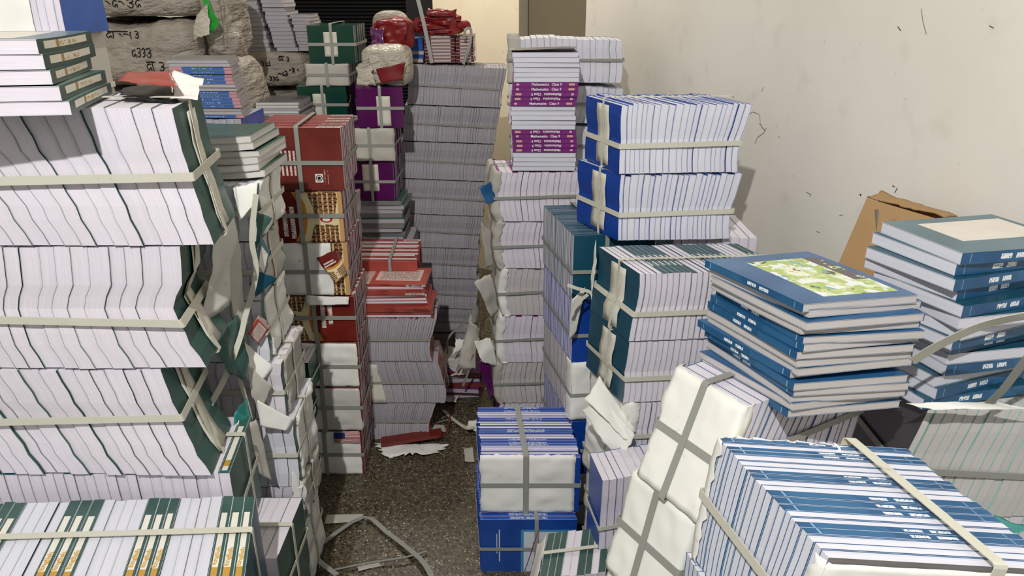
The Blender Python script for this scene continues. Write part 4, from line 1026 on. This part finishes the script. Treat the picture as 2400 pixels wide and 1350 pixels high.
# ================================================================== WHITE PAGE COLUMN BEHIND THE MATHEMATICS PILE
GW = 'white page column behind mathematics pile'
YW = 3.0
wl = [(500, 1195, 1400), (392, 1200, 1420), (290, 1192, 1440), (195, 1190, 1470), (85, 1190, 1446)]
zW = [at(0, t[0], YW).z for t in wl]
labs = ['fourth bundle down in the white page column', 'third bundle down in the white page column', 'second bundle of the white page column, bulging right towards wall', 'top white page bundle behind mathematics pile against cream wall']
for i in range(4):
    x0 = (at(wl[i][1], wl[i][0], YW).x+at(wl[i+1][1], wl[i+1][0], YW).x)/2; x1 = (at(wl[i][2], wl[i][0], YW).x+at(wl[i+1][2], wl[i+1][0], YW).x)/2
    fr, rt = bundle(labs[i], (x0, YW, zW[i]+0.001), (x1-x0, 0, 0), (0, 0.2, 0), (0, 0, zW[i+1]-zW[i]-0.002), 18, 'k', 'page_cool', 'c_char', None, None, None, [.0, .004, 0, .004, 0], [-.03, -.012, 0, .006, .01] if i == 2 else [0, .004, .004, -.004, 0], pinch=0.006,
           straps=(('h', 0.5),), sw=0.011, smat='strap_grey', group=GW, ctop=(lambda s: -0.02*s*s) if i == 2 else (lambda s: -0.02*(2*s-0.9)**2 if s < .45 else -0.012*s), gap=0.0006)
    if i == 3: wrap_on(fr, rt, 0, 0.05, 0.0, 'wrap_grey', 0.004, 91)
for i in range(4): bundle('%s bundle hidden in the white page column' % ['floor-level', 'second', 'third', 'fourth'][i], (0.0, YW, zW[0]*i/4), (0.34, 0, 0), (0, 0.2, 0), (0, 0, zW[0]/4-0.001), 12, 'k', 'page_cool', 'c_char', K=1, group=GW, straps=(('h', 0.5),))

# ================================================================== GREY COLUMN UNDER THE MATHEMATICS PILE
GC = 'pinkish grey column under mathematics pile'
YC = 2.7
cl = [(992, 1165, 0.30), (945, 1158, 0.30), (850, 1150, 0.22), (740, 1172, 0.22), (630, 1160, 0.22), (520, 1148, 0.34), (402, 1150, 0.33)]
zC = [max(0, at(0, t[0], YC).z) for t in cl]; zC[0] = 0
labs = ['floor-level bundle of the pinkish grey column', 'purple-covered bundle low in the pinkish grey column', 'white wrapped bundle low in pinkish grey column', 'bundle in pinkish grey column with red speckled top edge', 'wide bundle second from top in pinkish grey column',
        'top bundle of pinkish grey column carrying the mathematics pile']
lens = [0.28, 0.30, 0.20, 0.20, 0.36, 0.33]
for i in range(6):
    x0 = at((cl[i][1]+cl[i+1][1])/2+6, (cl[i][0]+cl[i+1][0])/2, YC).x
    fr, rt = bundle(labs[i], (x0, YC, zC[i]+0.001), (lens[i], 0.0, 0), (-0.03, 0.21, 0), (0, 0, zC[i+1]-zC[i]-0.002), max(9, int(lens[i]*48)), 'k' if i not in (2, 3, 5) else 'tkk', 'page_tan' if i in (1, 3) else 'page', 'c_purple', 's_math', 'c_purple', None,
                    [.012, 0, -.006, 0, .01], [0, .004, -.002, 0, .004], pinch=0.005, straps=(('h', 0.5, dict(tilt=0.012)), ('v', 0.5)), sw=0.011, smat='strap_grey', group=GC, gap=0.0007)
    if i != 0: wrap_on(fr, rt, 0, 0.03, 0.015, 'wrap' if i in (2, 3) else 'wrap_grey', 0.010, 100+i)
scr2 = lambda *a, **k: scrap(*a, **k)
sheet('torn_cover', [at(1122, 440, 2.68), at(1150, 425, 2.70), at(1165, 472, 2.70), at(1140, 478, 2.66)], 'c_navy', 0.012, 0.006, 111, label='blue torn cover at the end of top pinkish grey bundle', cat='torn cover')
sheet('torn_paper', [at(1112, 800, 2.66), at(1150, 790, 2.70), at(1168, 858, 2.70), at(1130, 850, 2.64)], 'wrap', 0.012, 0.006, 113, label='white torn wrap flap on purple low bundle end', cat='paper scrap')
sheet('torn_cover', [at(1118, 850, 2.66), at(1145, 820, 2.69), at(1160, 930, 2.70), at(1150, 940, 2.67)], 'c_purple', 0.012, 0.006, 114, label='dark purple torn cover end low in the pinkish grey column', cat='torn cover')
sheet('torn_paper', [at(1128, 520, 2.66), at(1150, 540, 2.70), at(1155, 625, 2.70), at(1140, 630, 2.66)], 'wrap_grey', 0.012, 0.006, 115, label='beige torn wrap flap at the end of the wide grey bundle', cat='paper scrap')
sheet('torn_paper', [at(1110, 660, 2.62), at(1150, 640, 2.68), at(1170, 730, 2.69), at(1150, 745, 2.64)], 'wrap_grey', 0.016, 0.006, 116, label='grey crumpled wrap bulging beside the red speckled bundle', cat='paper scrap')
# mathematics pile
a_ = at(1200, 402, YC); zt_ = at(0, 122, YC).z; wdm = at(1350, 260, YC).x-at(1198, 260, YC).x
order_top = [0]*6+[1, 1, 2, 2, 1]+[0]*5+[2, 1, 2, 2, 2]+[0]*4
outs = order_top[::-1]; nb = len(outs)
pile('mathematics textbook', 'tall mathematics pile', (a_.x, YC+0.004, zC[6]+0.002), (wdm, 0, 0), (0, 0.185, 0), [(zt_-zC[6]-0.003)/nb]*nb, outs, 'c_purple', 's_math', 'page_cool', jit=0.003, yaw=1.2, group='mathematics textbooks',
     text=('Mathematics   Class 9', 0.105, 0.55, 'white_ink'), dx=lambda t: (0.004*math.sin(9*t), 0.003*math.sin(5*t), 0))
sheet('loose_cover', [at(1190, 118, 2.70), at(1348, 114, 2.71), at(1352, 110, 2.88), at(1200, 112, 2.88)], 'c_grey', 0.004, 0.004, 117, label='thin loose cover sheet on top of mathematics pile', cat='loose cover')
# ================================================================== BLUE BUNDLES ON THE RIGHT
GB = 'royal blue bundles against the right wall'
YB = 2.0
zB = [at(0, v, YB).z for v in (566, 409, 242)]
for i, (u0, u1, bx_, lab) in enumerate(((1452, 1728, -0.10, 'lower royal blue bundle with white page edges and label strip on its end'), (1453, 1748, -0.075, 'upper royal blue bundle at top right beside cream wall, label strip on blue end'))):
    vm = (566+409)/2 if i == 0 else (409+242)/2
    x0, x1 = at(u0, vm, YB).x, at(u1, vm, YB).x
    fr, rt = bundle(lab, (x0, YB, zB[i]+0.001), (x1-x0, 0.02, 0), (bx_, 0.2, 0), (0, 0, zB[i+1]-zB[i]-0.002), 21, 'k', 'page_cool', 'c_blue', None, 'c_blue', 'c_blue', [.002, 0, .004, -.002, 0], [-.006, -.012, -.006, .004, .012], pinch=0.005,
                    straps=(('h', 0.42, dict(off=0.004, tilt=0.006)), ('v', 0.42, dict(width=0.009))), sw=0.014, group=GB, jc=0.006, gap=0.0005, tvar=0.3, K=6, jb=0.0015)
    plate_on(fr, rt, 0, 0.30, 0.62, 0.06, 0.93, 'label', wav=0.0012, seed=i+3)
# teal bundle below with spines up
GE = 'teal bundles of the right middle stack'
N0 = atz(1490, 640, zB[0]-0.001); F0 = atz(1395, 576, zB[0]-0.001)
B0 = F0-N0; zE = zB[0]-0.001
lvE = [zE, at(0, 801, N0.y).z, at(0, 946, N0.y).z]
h_ = lvE[2]; lvE += [h_*0.735, h_*0.49, h_*0.245, 0.0]
labs = ['teal bundle with green spines upward and white strap, in front of blue bundles', 'second teal bundle below it, in its shadow', 'teal bundle with white wrapped end, right middle stack', 'white wrapped bundle below, lower right middle stack', 'lower hidden teal bundle of right middle stack', 'floor-level teal bundle of right middle stack']
offx = [0, -0.012, 0.0, -0.01, 0.0, 0.0]
for i in range(6):
    fr, rt = bundle(labs[i], N0+V((offx[i], 0, lvE[i+1]-zE+0.001)), (0.40, 0.03, 0), B0, (0, 0, lvE[i]-lvE[i+1]-0.002), 26, 'kkkktttttt' if i == 0 else 'k', 'page', 'c_teal', 's_teal', 'c_teal', None,
                    [-.008, -.004, .008, .012, .01] if i == 0 else [0, .004, .002, .006, .008], [0, 0, .002, 0, 0], pinch=0.004, straps=(('h', 0.42, dict(off=0.004, tilt=0.004)), ('v', 0.42, dict(width=0.010))), sw=0.014, group=GE, gap=0.0004, K=6 if i < 3 else 2, tvar=0.1, jb=0.0012)
    if i < 2: plate_on(fr, rt, 0, 0.30, 0.62, 0.05, 0.93, 'label', wav=0.002, seed=i+5)
    else: wrap_on(fr, rt, 0, 0.03, 0.02, 'wrap', 0.008, 120+i, puff=0.01)
# column behind-left with book faces to the aisle
GF = 'mixed bundles of the narrow aisle column'
nx_ = at(1346, 640, 2.06)
hs = [1.04*k/5 for k in range(6)]; hs = [zB[0]*k/5 for k in range(6)]
labs = ['floor-level wrapped bundle of narrow aisle column', 'blue bundle low in the narrow aisle column', 'white wrapped bundle in the narrow aisle column', 'bright blue bundle with twisted strap ends in narrow aisle column', 'dark teal bundle with exposed book edges at top of narrow aisle column']
covs = ['c_teal', 'c_blue', 'c_grey', 'c_blue', 'c_teal']
for i in range(5):
    fr, rt = bundle(labs[i], V((nx_.x-0.004*i+0.012, 2.06, hs[i]+0.001)), (-0.075, 0.33, 0), (0.24, 0.02, 0), (0, 0, hs[i+1]-hs[i]-0.002), 22, 't', 'page', covs[i], covs[i], covs[i], None, pinch=0, wob=0, jb=0.0006, straps=(('h', 0.45), ('v', 0.4)), sw=0.012, smat='strap_grey', group=GF, gap=0.0004, jc=0.004)
    if i in (0, 2): wrap_on(fr, rt, 0, 0.05, 0.02, 'wrap', 0.008, 130+i)
for i in range(5): bundle('%s bundle hidden behind the teal stack by the wall' % ['floor-level', 'second', 'third', 'fourth', 'fifth'][i], (nx_.x+0.28, 2.04, hs[i]), (0.24, 0, 0), (0, 0.24, 0), (0, 0, hs[i+1]-hs[i]-0.001), 10, 'k', K=1, cov='c_teal', group='hidden supports', straps=(('h', 0.5),))
# protruding white wraps between
sheet('torn_paper', [at(1370, 935, 1.78), at(1405, 880, 1.82), at(1492, 1010, 1.74), at(1468, 1035, 1.70)], 'wrap', 0.012, 0.006, 141, label='white wrapper flap sagging from the teal bundle end', cat='paper scrap')
sheet('torn_paper', [at(1362, 965, 1.80), at(1400, 925, 1.80), at(1488, 1018, 1.70), at(1452, 1090, 1.68)], 'wrap', 0.014, 0.006, 142, label='large white wrapper flap below the sagging one', cat='paper scrap')
sheet('torn_paper', [at(1382, 655, 1.98), at(1398, 560, 2.0), at(1400, 610, 1.96), at(1388, 690, 1.94)], 'wrap', 0.006, 0.004, 143, label='white paper wedge between narrow column and teal bundle', cat='paper scrap')
sheet('torn_paper', [at(1340, 700, 2.02), at(1372, 672, 2.03), at(1352, 780, 2.01), at(1335, 800, 2.0)], 'wrap_gloss', 0.012, 0.004, 144, label='crumpled label hanging on the bright blue bundle', cat='paper scrap')
ribbon('packing_strap', smooth_path([at(1330, 668, 2.0), at(1352, 676, 1.99), at(1385, 686, 1.98), at(1390, 705, 1.97)], 5), 0.010, 'strap', up=V((0, 1, 0)), label='loose white strap end over the bright blue bundle', cat='strap', group='loose packing straps')
ribbon('packing_strap', smooth_path([at(1378, 690, 1.985), at(1350, 715, 1.985), at(1340, 740, 1.985)], 5), 0.010, 'strap', up=V((0, 1, 0)), label='twisted strap end hanging below the loose white one', cat='strap', group='loose packing straps')
# low bundles beside the right stack
fr, rt = bundle('white paged bundle with blue edge standing low beside leaning wrapped bundles', atz(1412, 1125, 0.552)+V((0, 0, -.27)), (0.2, 0.05, 0), (-0.02, 0.12, 0), (0, 0, 0.27), 10, 'k', 'page', 'c_blue', None, 'c_blue', None, straps=(('h', 0.45),), group='low bundles on the right', sw=0.012)
bundle('floor bundle under the low white paged bundle', V((fr.O.x, fr.O.y, 0)), (0.2, 0.05, 0), (-0.02, 0.12, 0), (0, 0, 0.281), 10, 'k', 'page', 'c_blue', K=1, straps=(('h', 0.5),), group='low bundles on the right')

# ================================================================== BLUE AND WHITE BUNDLE IN THE AISLE
G7 = 'blue textbook bundles at the aisle front'
zt7 = 0.41; n7 = atz(1128, 1068, zt7); e7 = atz(1360, 1066, zt7); k7 = atz(1118, 952, zt7)
A7 = V((k7.x-n7.x, k7.y-n7.y, 0)); B7 = V((e7.x-n7.x, 0, 0))
fr, rt = bundle('aisle bundle with blue and white striped spines on top and white wrapped front', n7+V((0, 0, -0.205)), A7, B7, (0, 0, 0.203), 26, 'ttddddttTdddttdddd', 'page', 'c_blue', 's_blue', 'c_blue', 'c_blue', pinch=0, wob=0, jb=0.004, jc=0.006, straps=(('v', 0.45, dict(width=0.017)), ('h', 0.5)), sw=0.015, smat='strap_grey', group=G7)
wrap_on(fr, rt, 0, 0.012, 0.008, 'wrap', 0.006, 150, b1=0.94, puff=0.005, bp=0.45)
fr, rt = bundle('bundle with blue back cover under the striped aisle bundle', n7+V((-0.005, -0.03, -0.41)), A7, B7, (0, 0, 0.203), 20, 't', 'page', 'c_blue', 's_blue', 'a_blueback', None, pinch=0, wob=0, straps=(('v', 0.58, dict(width=0.012)), ('h', 0.45)), sw=0.012, smat='strap_grey', group=G7)
# grey green spine bundle, bottom centre
zg = 0.33; g0 = atz(1262, 1345, zg); g1 = atz(1420, 1340, zg); g2 = atz(1285, 1262, zg)
fr, rt = bundle('small curved bundle of grey green spines with white strap at bottom centre', g0+V((0, 0, -0.30))+V((0, -0.02, 0)), V((g1.x-g0.x, 0.03, 0)), (g2.x-g0.x, g2.y-g0.y+0.04, 0), (0, 0, 0.30), 9, 'tttddttd', 'page', 'c_grey', 'c_green', 'c_green', 'c_teal', straps=(('v', 0.52, dict(width=0.012)),), group='front row bundles')
bundle('thin slab of books on floor below the grey green spine bundle', V((fr.O.x, fr.O.y, 0)), (g1.x-g0.x, 0.03, 0), (0.02, 0.2, 0), (0, 0, fr.O.z-0.001), 8, 'k', K=1, group='front row bundles', straps=())
sheet('bent_cover', [g0+V((-0.045, -0.03, -0.09)), g0+V((-0.004, -0.03, 0.004)), g2+V((-0.004, 0, 0.012)), g2+V((-0.03, 0, -0.02))], 'wrap', 0.004, 0.003, 152, label='white bent flyleaf on the grey green spine bundle', cat='loose cover')
sheet('bent_cover', [g0+V((-0.066, -0.02, -0.10)), g0+V((-0.046, -0.02, -0.02)), g2+V((-0.022, 0.01, 0.03)), g2+V((-0.045, 0.0, -0.04))], 'c_maroon', 0.003, 0.003, 153, label='maroon cover corner standing up behind white flyleaf', cat='loose cover')

# ================================================================== LEANING WHITE WRAPPED BUNDLES
GWW = 'leaning white wrapped bundles on the right'
Bw = V((-0.09, 0.15, 0)); Aw = V((0.34, 0.2, 0)); Cw = V((0.08, 0.076, 0.2)); Ow = V((0.339, 1.09, 0.80))
labs = ['upper leaning white wrapped bundle with crossed straps and yellow edge', 'second leaning white wrapped bundle, shaded by the one above', 'third leaning white wrapped bundle, at bottom of photo', 'hidden leaning wrapped bundle near floor']
for i in range(4):
    d = V((-0.035*i-(0.02 if i else 0), -0.03*i, -0.204*i))
    cw = Cw if i == 0 else V((0.05, 0.05, 0.2))
    fr, rt = bundle(labs[i], Ow+d, Aw, Bw, cw, 18, 'k', 'page', 'c_navy', 's_hindi', 'c_yellow' if i == 0 else 'c_navy', None, straps=(('h', 0.5, dict(off=0.004)), ('v', 0.55, dict(off=0.004))), sw=0.015, smat='strap_grey', group=GWW, K=4, pinch=0.003)
    wrap_on(fr, rt, 0, 0.03, 0.010, 'wrap', 0.006, 160+i, puff=0.002, bp=0.55)
bundle('floor slab under leaning white wrapped bundles', (0.19, 0.98, 0), Aw, Bw, (0, 0, 0.185), 12, 'k', K=1, group=GWW, straps=())
# front right spine-up bundle
GX = 'front right blue bundles'
O5 = V((0.345, 0.70, 0.865)); A5 = V((-0.062, 0.25, 0.0)); B5 = V((0.285, 0.0, -0.02)); C5 = V((0.028, 0.0, 0.212))
fr, rt = bundle('front right bundle of blue spines and white page edges with diagonal strap on top', O5, A5, B5, C5, 21, 'dddTTddTTTddTTdddTTdT'[::1], 'page_cool', 'c_navy', 's_hindi', 'c_grey', 'c_yellow', [.0, .004, .004, 0, 0], [-.012, -.004, 0, .004, .004], pinch=0.0, wob=0.001, jb=0.001, jc=0.003,
                straps=(('v', 0.70, dict(width=0.016, off=0.006)), ('h', 0.52, dict(off=0.006, tilt=0.0))), sw=0.015, group=GX, gap=0.0003, K=5, tvar=0.25)
wrap_on(fr, rt, 0, 0.02, 0.0, 'wrap', 0.004, 171, c1=0.96)
wrap_on(fr, rt, 1, 0.02, 0.006, 'wrap', 0.003, 172, b1=0.6)
for i in range(4):
    bundle('%s bundle under the front right spine-up bundle' % ['first', 'second', 'third', 'floor-level'][i], O5+V((-0.012*(i+1), 0, -0.2165*(i+1) if i < 3 else -O5.z)), A5, B5*0.98 if i < 3 else B5*0.98+V((0, 0, 0.0196)), (0.008, 0, 0.2155 if i < 3 else 0.194), 18, 'k', 'page_cool', 'c_navy', K=2, group=GX)
# loose blue pile on the leaning bundles
near, far, rgt = V((0.494, 1.148, 0)), V((0.391, 1.372, 0)), V((0.712, 1.185, 0))
nb = 15; zb5 = 0.985
outs_top = [1, 0, 0, 0, 2, 2, 2, 0, 0, 2, 2, 2, 0, 0, 2]
ths = [0.0150]*nb
zz, res = pile('navy blue schoolbook', 'loose pile on leaning bundles', V((near.x, near.y, zb5)), far-near, rgt-near, ths, outs_top[::-1], 'c_navy', 's_hindi', 'page_tan', jit=0.008, yaw=3.5, group='loose navy schoolbooks', arts={nb-1: 'a_landscape'}, bendr=0.004, twr=0.01,
               dx=lambda t: (0.0, 0.006*math.sin(6*t), 0))

# loose teal pile at the right edge with its bundle below
GY = 'bundles by the right edge'
yb = 1.25; xb = at(2132, 960, yb).x; zt9 = at(0, 958, yb).z
wd9 = 0.31
fr, rt = bundle('bundle of teal-lined page edges under loose pile at right edge', (xb, yb, zt9-0.255), (wd9, 0, 0), (0.0, 0.19, 0), (0.02, 0, 0.253), 16, 'k', 'page_tan', 'c_mint', None, 'c_char', None, [-.015, -.006, 0, .008, .015], None, straps=(('h', 0.42, dict(tilt=-0.02)),), sw=0.014, smat='strap_grey', group=GY, gap=0.001)  # charcoal end cover paints in the dark gap's shade
for i in range(3): bundle('%s bundle below the teal-lined one at right edge' % ['floor-level', 'second', 'third'][i], (xb, yb, (zt9-0.256)*i/3), (wd9, 0, 0), (0, 0.19, 0), (0, 0, (zt9-0.256)/3-0.001), 12, 'k', K=1, cov='c_mint', group=GY, straps=(('h', 0.5),))
nr9, bk9 = V((0.800, 1.235, 0)), V((0.728, 1.42, 0))
nb = 14; zr9 = at(0, 592, 1.24).z; t9 = (zr9-zt9-0.002)/nb
outs_top = [1, 1, 1, 1, 1, 0, 0, 1, 1, 0, 1, 0, 1, 1]
W9 = bk9-nr9; S9 = V((0.245, 0.075, 0))
pile('teal schoolbook lying flat', 'loose pile by right edge', V((nr9.x, nr9.y, zt9+0.001)), S9, W9, [t9]*nb, outs_top[::-1], 'c_teal', 's_hindi', 'page_cool', jit=0.014, yaw=7.0, group='loose teal schoolbooks', arts={nb-1: 'a_panel'}, bendr=0.003, dx=lambda t: (0.03*math.sin(5*t)*(1-t), 0.012*math.sin(8*t), 0))
ribbon('packing_strap', smooth_path([at(2135, 850, 1.19), at(2200, 810, 1.16), at(2300, 765, 1.12), at(2400, 742, 1.08), at(2480, 735, 1.06)], 8), 0.022, 'strap', up=V((0.1, 1, 0.6)), label='broad pale strap crossing the loose teal pile at right edge', cat='strap', group='loose packing straps')
ribbon('packing_strap', smooth_path([at(2318, 945, 1.20), at(2350, 915, 1.18), at(2400, 850, 1.15), at(2460, 770, 1.12)], 8), 0.016, 'strap_grey', up=V((0.1, 1, 0.4)), label='grey strap slanting down at the foot of loose teal pile', cat='strap', group='loose packing straps')
sheet('torn_paper', [at(2120, 945, 1.22), at(2330, 940, 1.20), at(2420, 958, 1.2), at(2180, 962, 1.2)], 'wrap', 0.006, 0.010, 181, label='torn white paper edge between teal pile and page bundle', cat='paper scrap')
sheet('plastic_film', [at(2250, 1225, 1.1), at(2330, 1205, 1.14), at(2430, 1240, 1.12), at(2330, 1262, 1.06)], 'teal_film', 0.010, 0.008, 182, label='crumpled greenish film right of the front right bundle', cat='plastic film')

# ================================================================== CARDBOARD LEANING ON THE WALL
ct, cr_, cb, cbr = at(2032, 466, 1.74), at(2215, 520, 1.56), at(1935, 690, 1.66), at(2120, 800, 1.52)
root = empty('cardboard_sheet', (cb+cbr)/2, 'brown folded cardboard carton leaning on the right wall', 'cardboard')
def panel(nm, pts, th, mat):
    buf = Buf(); pts = [V(p) for p in pts]; n = (pts[1]-pts[0]).cross(pts[3]-pts[0]).normalized()*th
    q = [p+n for p in pts]
    buf.quad(pts[::-1]); buf.quad(q)
    for i in range(4):
        j = (i+1) % 4; buf.quad([pts[i], pts[j], q[j], q[i]])
    return buf.build(nm, [mat], root, root.location)
panel('front_panel', [cb, cbr, cr_, ct], 0.006, 'card')
back = V((0.05, 0.035, 0))
panel('back_panel', [cb+back, cbr+back, cr_+back+V((0, 0, -.01)), ct+back], 0.006, 'card')
sheet('torn_edge', [ct+V((0.002, 0.004, 0.004)), cr_+V((0.002, 0.004, 0.004)), cr_+back, ct+back+V((-.0, 0, .004))], 'card', 0.010, 0.012, 191, 16, 5, th=0.004, parent=root)
e1 = ct*0.10+cb*0.90; 
panel('printed_flap', [cb*0.35+cbr*0.65-V((.004, .006, 0)), cbr-V((.004, .006, 0)), cbr*0.55+cr_*0.45-V((.004, .006, 0)), cb*0.25+cbr*0.4+cr_*0.35-V((.004, .006, 0))], 0.003, 'card_dark')
sb = [at(2054, 490, 1.70), at(2060, 585, 1.64)]
panel('metal_strip', [sb[1]+V((-.006, -.005, 0)), sb[1]+V((.006, -.006, 0)), sb[0]+V((.006, -.006, 0)), sb[0]+V((-.006, -.005, 0))], 0.002, 'metal')
mk = [at(2046, 645, 1.62), at(2052, 652, 1.615), at(2044, 660, 1.61), at(2052, 668, 1.605)]
ribbon('print_mark', [p+V((-.006, -.012, 0)) for p in mk], 0.004, 'ink', root, root.location, up=V((0, 1, 0)), th=0.0004)
zcb = min(cb.z, cbr.z)
for i in range(5): bundle('%s bundle hidden under the leaning cardboard' % ['floor-level', 'second', 'third', 'fourth', 'fifth'][i], (0.77, 1.53, (zcb-0.002)*i/5), (0.21, 0, 0), (0, 0.16, 0), (0, 0, zcb/5-0.001), 9, 'k', K=1, group='hidden supports', straps=())

# ================================================================== THINGS ON THE FLOOR
def fl(u, v, z=0.002): return atz(u, v, z)
fsheet = lambda lab, px, mat, amp, jag, seed, nm='torn_paper', cat='paper scrap', z=0.012: sheet(nm, [fl(u, v, z) for u, v in px], mat, amp, jag, seed, 14, 10, label=lab, cat=cat, group='litter on the floor')
fsheet('large torn white sheet on the terrazzo under the red book', [(905, 1075), (1030, 1062), (1056, 1038), (868, 1036)], 'wrap', 0.012, 0.035, 201)
b0_, b1_ = fl(893, 1048, 0.022), fl(1035, 1026, 0.022)
S_b = V((b1_.x-b0_.x, b1_.y-b0_.y, 0))
loose('thin red book lying on torn white sheet on floor', b0_, S_b, V((-0.006, 0.05, 0)), 0.014, 'c_maroon', 'c_maroon', 'page', group='litter on the floor')
fsheet('white paper scraps by the foot of the grey stack', [(1035, 940), (1070, 948), (1085, 918), (1042, 905)], 'wrap', 0.016, 0.02, 203)
fsheet('crumpled white paper left of the striped aisle bundle', [(1088, 1012), (1118, 1016), (1122, 985), (1098, 985)], 'wrap', 0.02, 0.015, 205)
fsheet('beige tape piece lying behind the floor strap loop', [(760, 1228), (846, 1222), (852, 1204), (765, 1206)], 'wrap_grey', 0.001, 0.002, 207, 'tape_piece', 'tape', 0.004)
fsheet('beige tape square on floor left of the striped aisle bundle', [(1090, 1082), (1112, 1082), (1108, 1048), (1086, 1050)], 'wrap_grey', 0.001, 0.002, 208, 'tape_piece', 'tape', 0.004)
fsheet('small beige tape strip at bottom of aisle', [(840, 1338), (898, 1326), (888, 1318), (836, 1328)], 'wrap_grey', 0.001, 0.002, 209, 'tape_piece', 'tape', 0.004)
fsheet('dull tape square on floor behind the torn white sheet', [(1012, 1010), (1046, 1012), (1042, 996), (1014, 994)], 'wrap_grey', 0.001, 0.002, 210, 'tape_piece', 'tape', 0.004)
for lab, pts, wd in (('large bent strap loop lying on the terrazzo in foreground', [(790, 1348, .02), (735, 1300, .03), (760, 1270, .02), (852, 1212, .012), (905, 1246, .01), (985, 1310, .02), (1012, 1352, .03)], 0.018),
                     ('thin strap inside the large floor loop', [(772, 1338, .012), (860, 1320, .012), (950, 1306, .02), (1000, 1292, .01)], 0.008),
                     ('white strap end on floor left of the striped aisle bundle', [(1040, 962, .01), (1065, 985, .012), (1095, 1005, .03), (1112, 1000, .03)], 0.016),
                     ('dark strap lying under the white strap end', [(1000, 1000, .006), (1050, 985, .006), (1095, 1000, .006)], 0.008)):
    ribbon('packing_strap', smooth_path([fl(*p) for p in pts], 6) if lab[0] != 'l' else [q for q in smooth_path([fl(*p) for p in pts], 3)], wd, 'strap_grey' if lab[0] != 'w' else 'strap', up=V((0, 0.2, 1)), label=lab, cat='strap', group='loose packing straps')
ribbon('cord', smooth_path([fl(1020, 1030, .03), fl(1046, 1015, .03), fl(1052, 985, .04), fl(1058, 960, .03)], 6), 0.004, 'c_maroon', label='thin dark cord curling up from the red book', cat='cord', th=0.003)
# litter between grey stack and pinkish column
for k_, (lab, px, Ys, mt) in enumerate((('torn pages heap beside foot of tall grey stack', [(1030, 850), (1085, 862), (1110, 815), (1045, 810)], (2.95, 2.9, 3.05, 3.1), 'wrap_grey'), ('folded purple-edged pages in the aisle end litter', [(1028, 880), (1100, 878), (1105, 845), (1036, 838)], (2.9, 2.85, 2.95, 3.0), 'page_tan'),
                                        ('upright torn sheet leaning on pinkish grey column foot', [(1075, 860), (1108, 870), (1125, 770), (1095, 745)], (2.78, 2.74, 2.78, 2.86), 'wrap_grey'), ('small torn white page curling in aisle litter', [(1062, 835), (1082, 820), (1092, 795), (1066, 790)], (2.9, 2.9, 2.95, 2.95), 'wrap'))):
    sheet('torn_paper', [at(u, v, y) for (u, v), y in zip(px, Ys)], mt, 0.02, 0.012, 220+k_, label=lab, cat='paper scrap', group='aisle end litter')
for k_, (lab, pts) in enumerate((('strap loop arching over aisle end litter', [(1048, 830, 2.95), (1052, 790, 2.96), (1085, 760, 2.96), (1102, 735, 2.95), (1098, 790, 2.9), (1075, 830, 2.88)]), ('straight strap end poking up from aisle end litter', [(1070, 870, 2.85), (1098, 800, 2.85), (1112, 720, 2.86)]), ('low strap curl in the aisle end litter', [(1085, 905, 2.8), (1098, 870, 2.78), (1110, 830, 2.76)]))):
    ribbon('packing_strap', smooth_path([at(*p) for p in pts], 6), 0.010, 'strap_grey', up=V((0, 1, 0.3)), label=lab, cat='strap', group='loose packing straps')
pile('worn book', 'low pile on floor at aisle end', (-0.34, 2.90, 0.001), (0.20, 0, 0), (0, 0.18, 0), [0.02]*7, [0, 1, 0, 1, 0, 0, 1], 'c_purple', 'c_maroon', 'page_grey', yaw=6, jit=0.01, group='aisle end litter books')
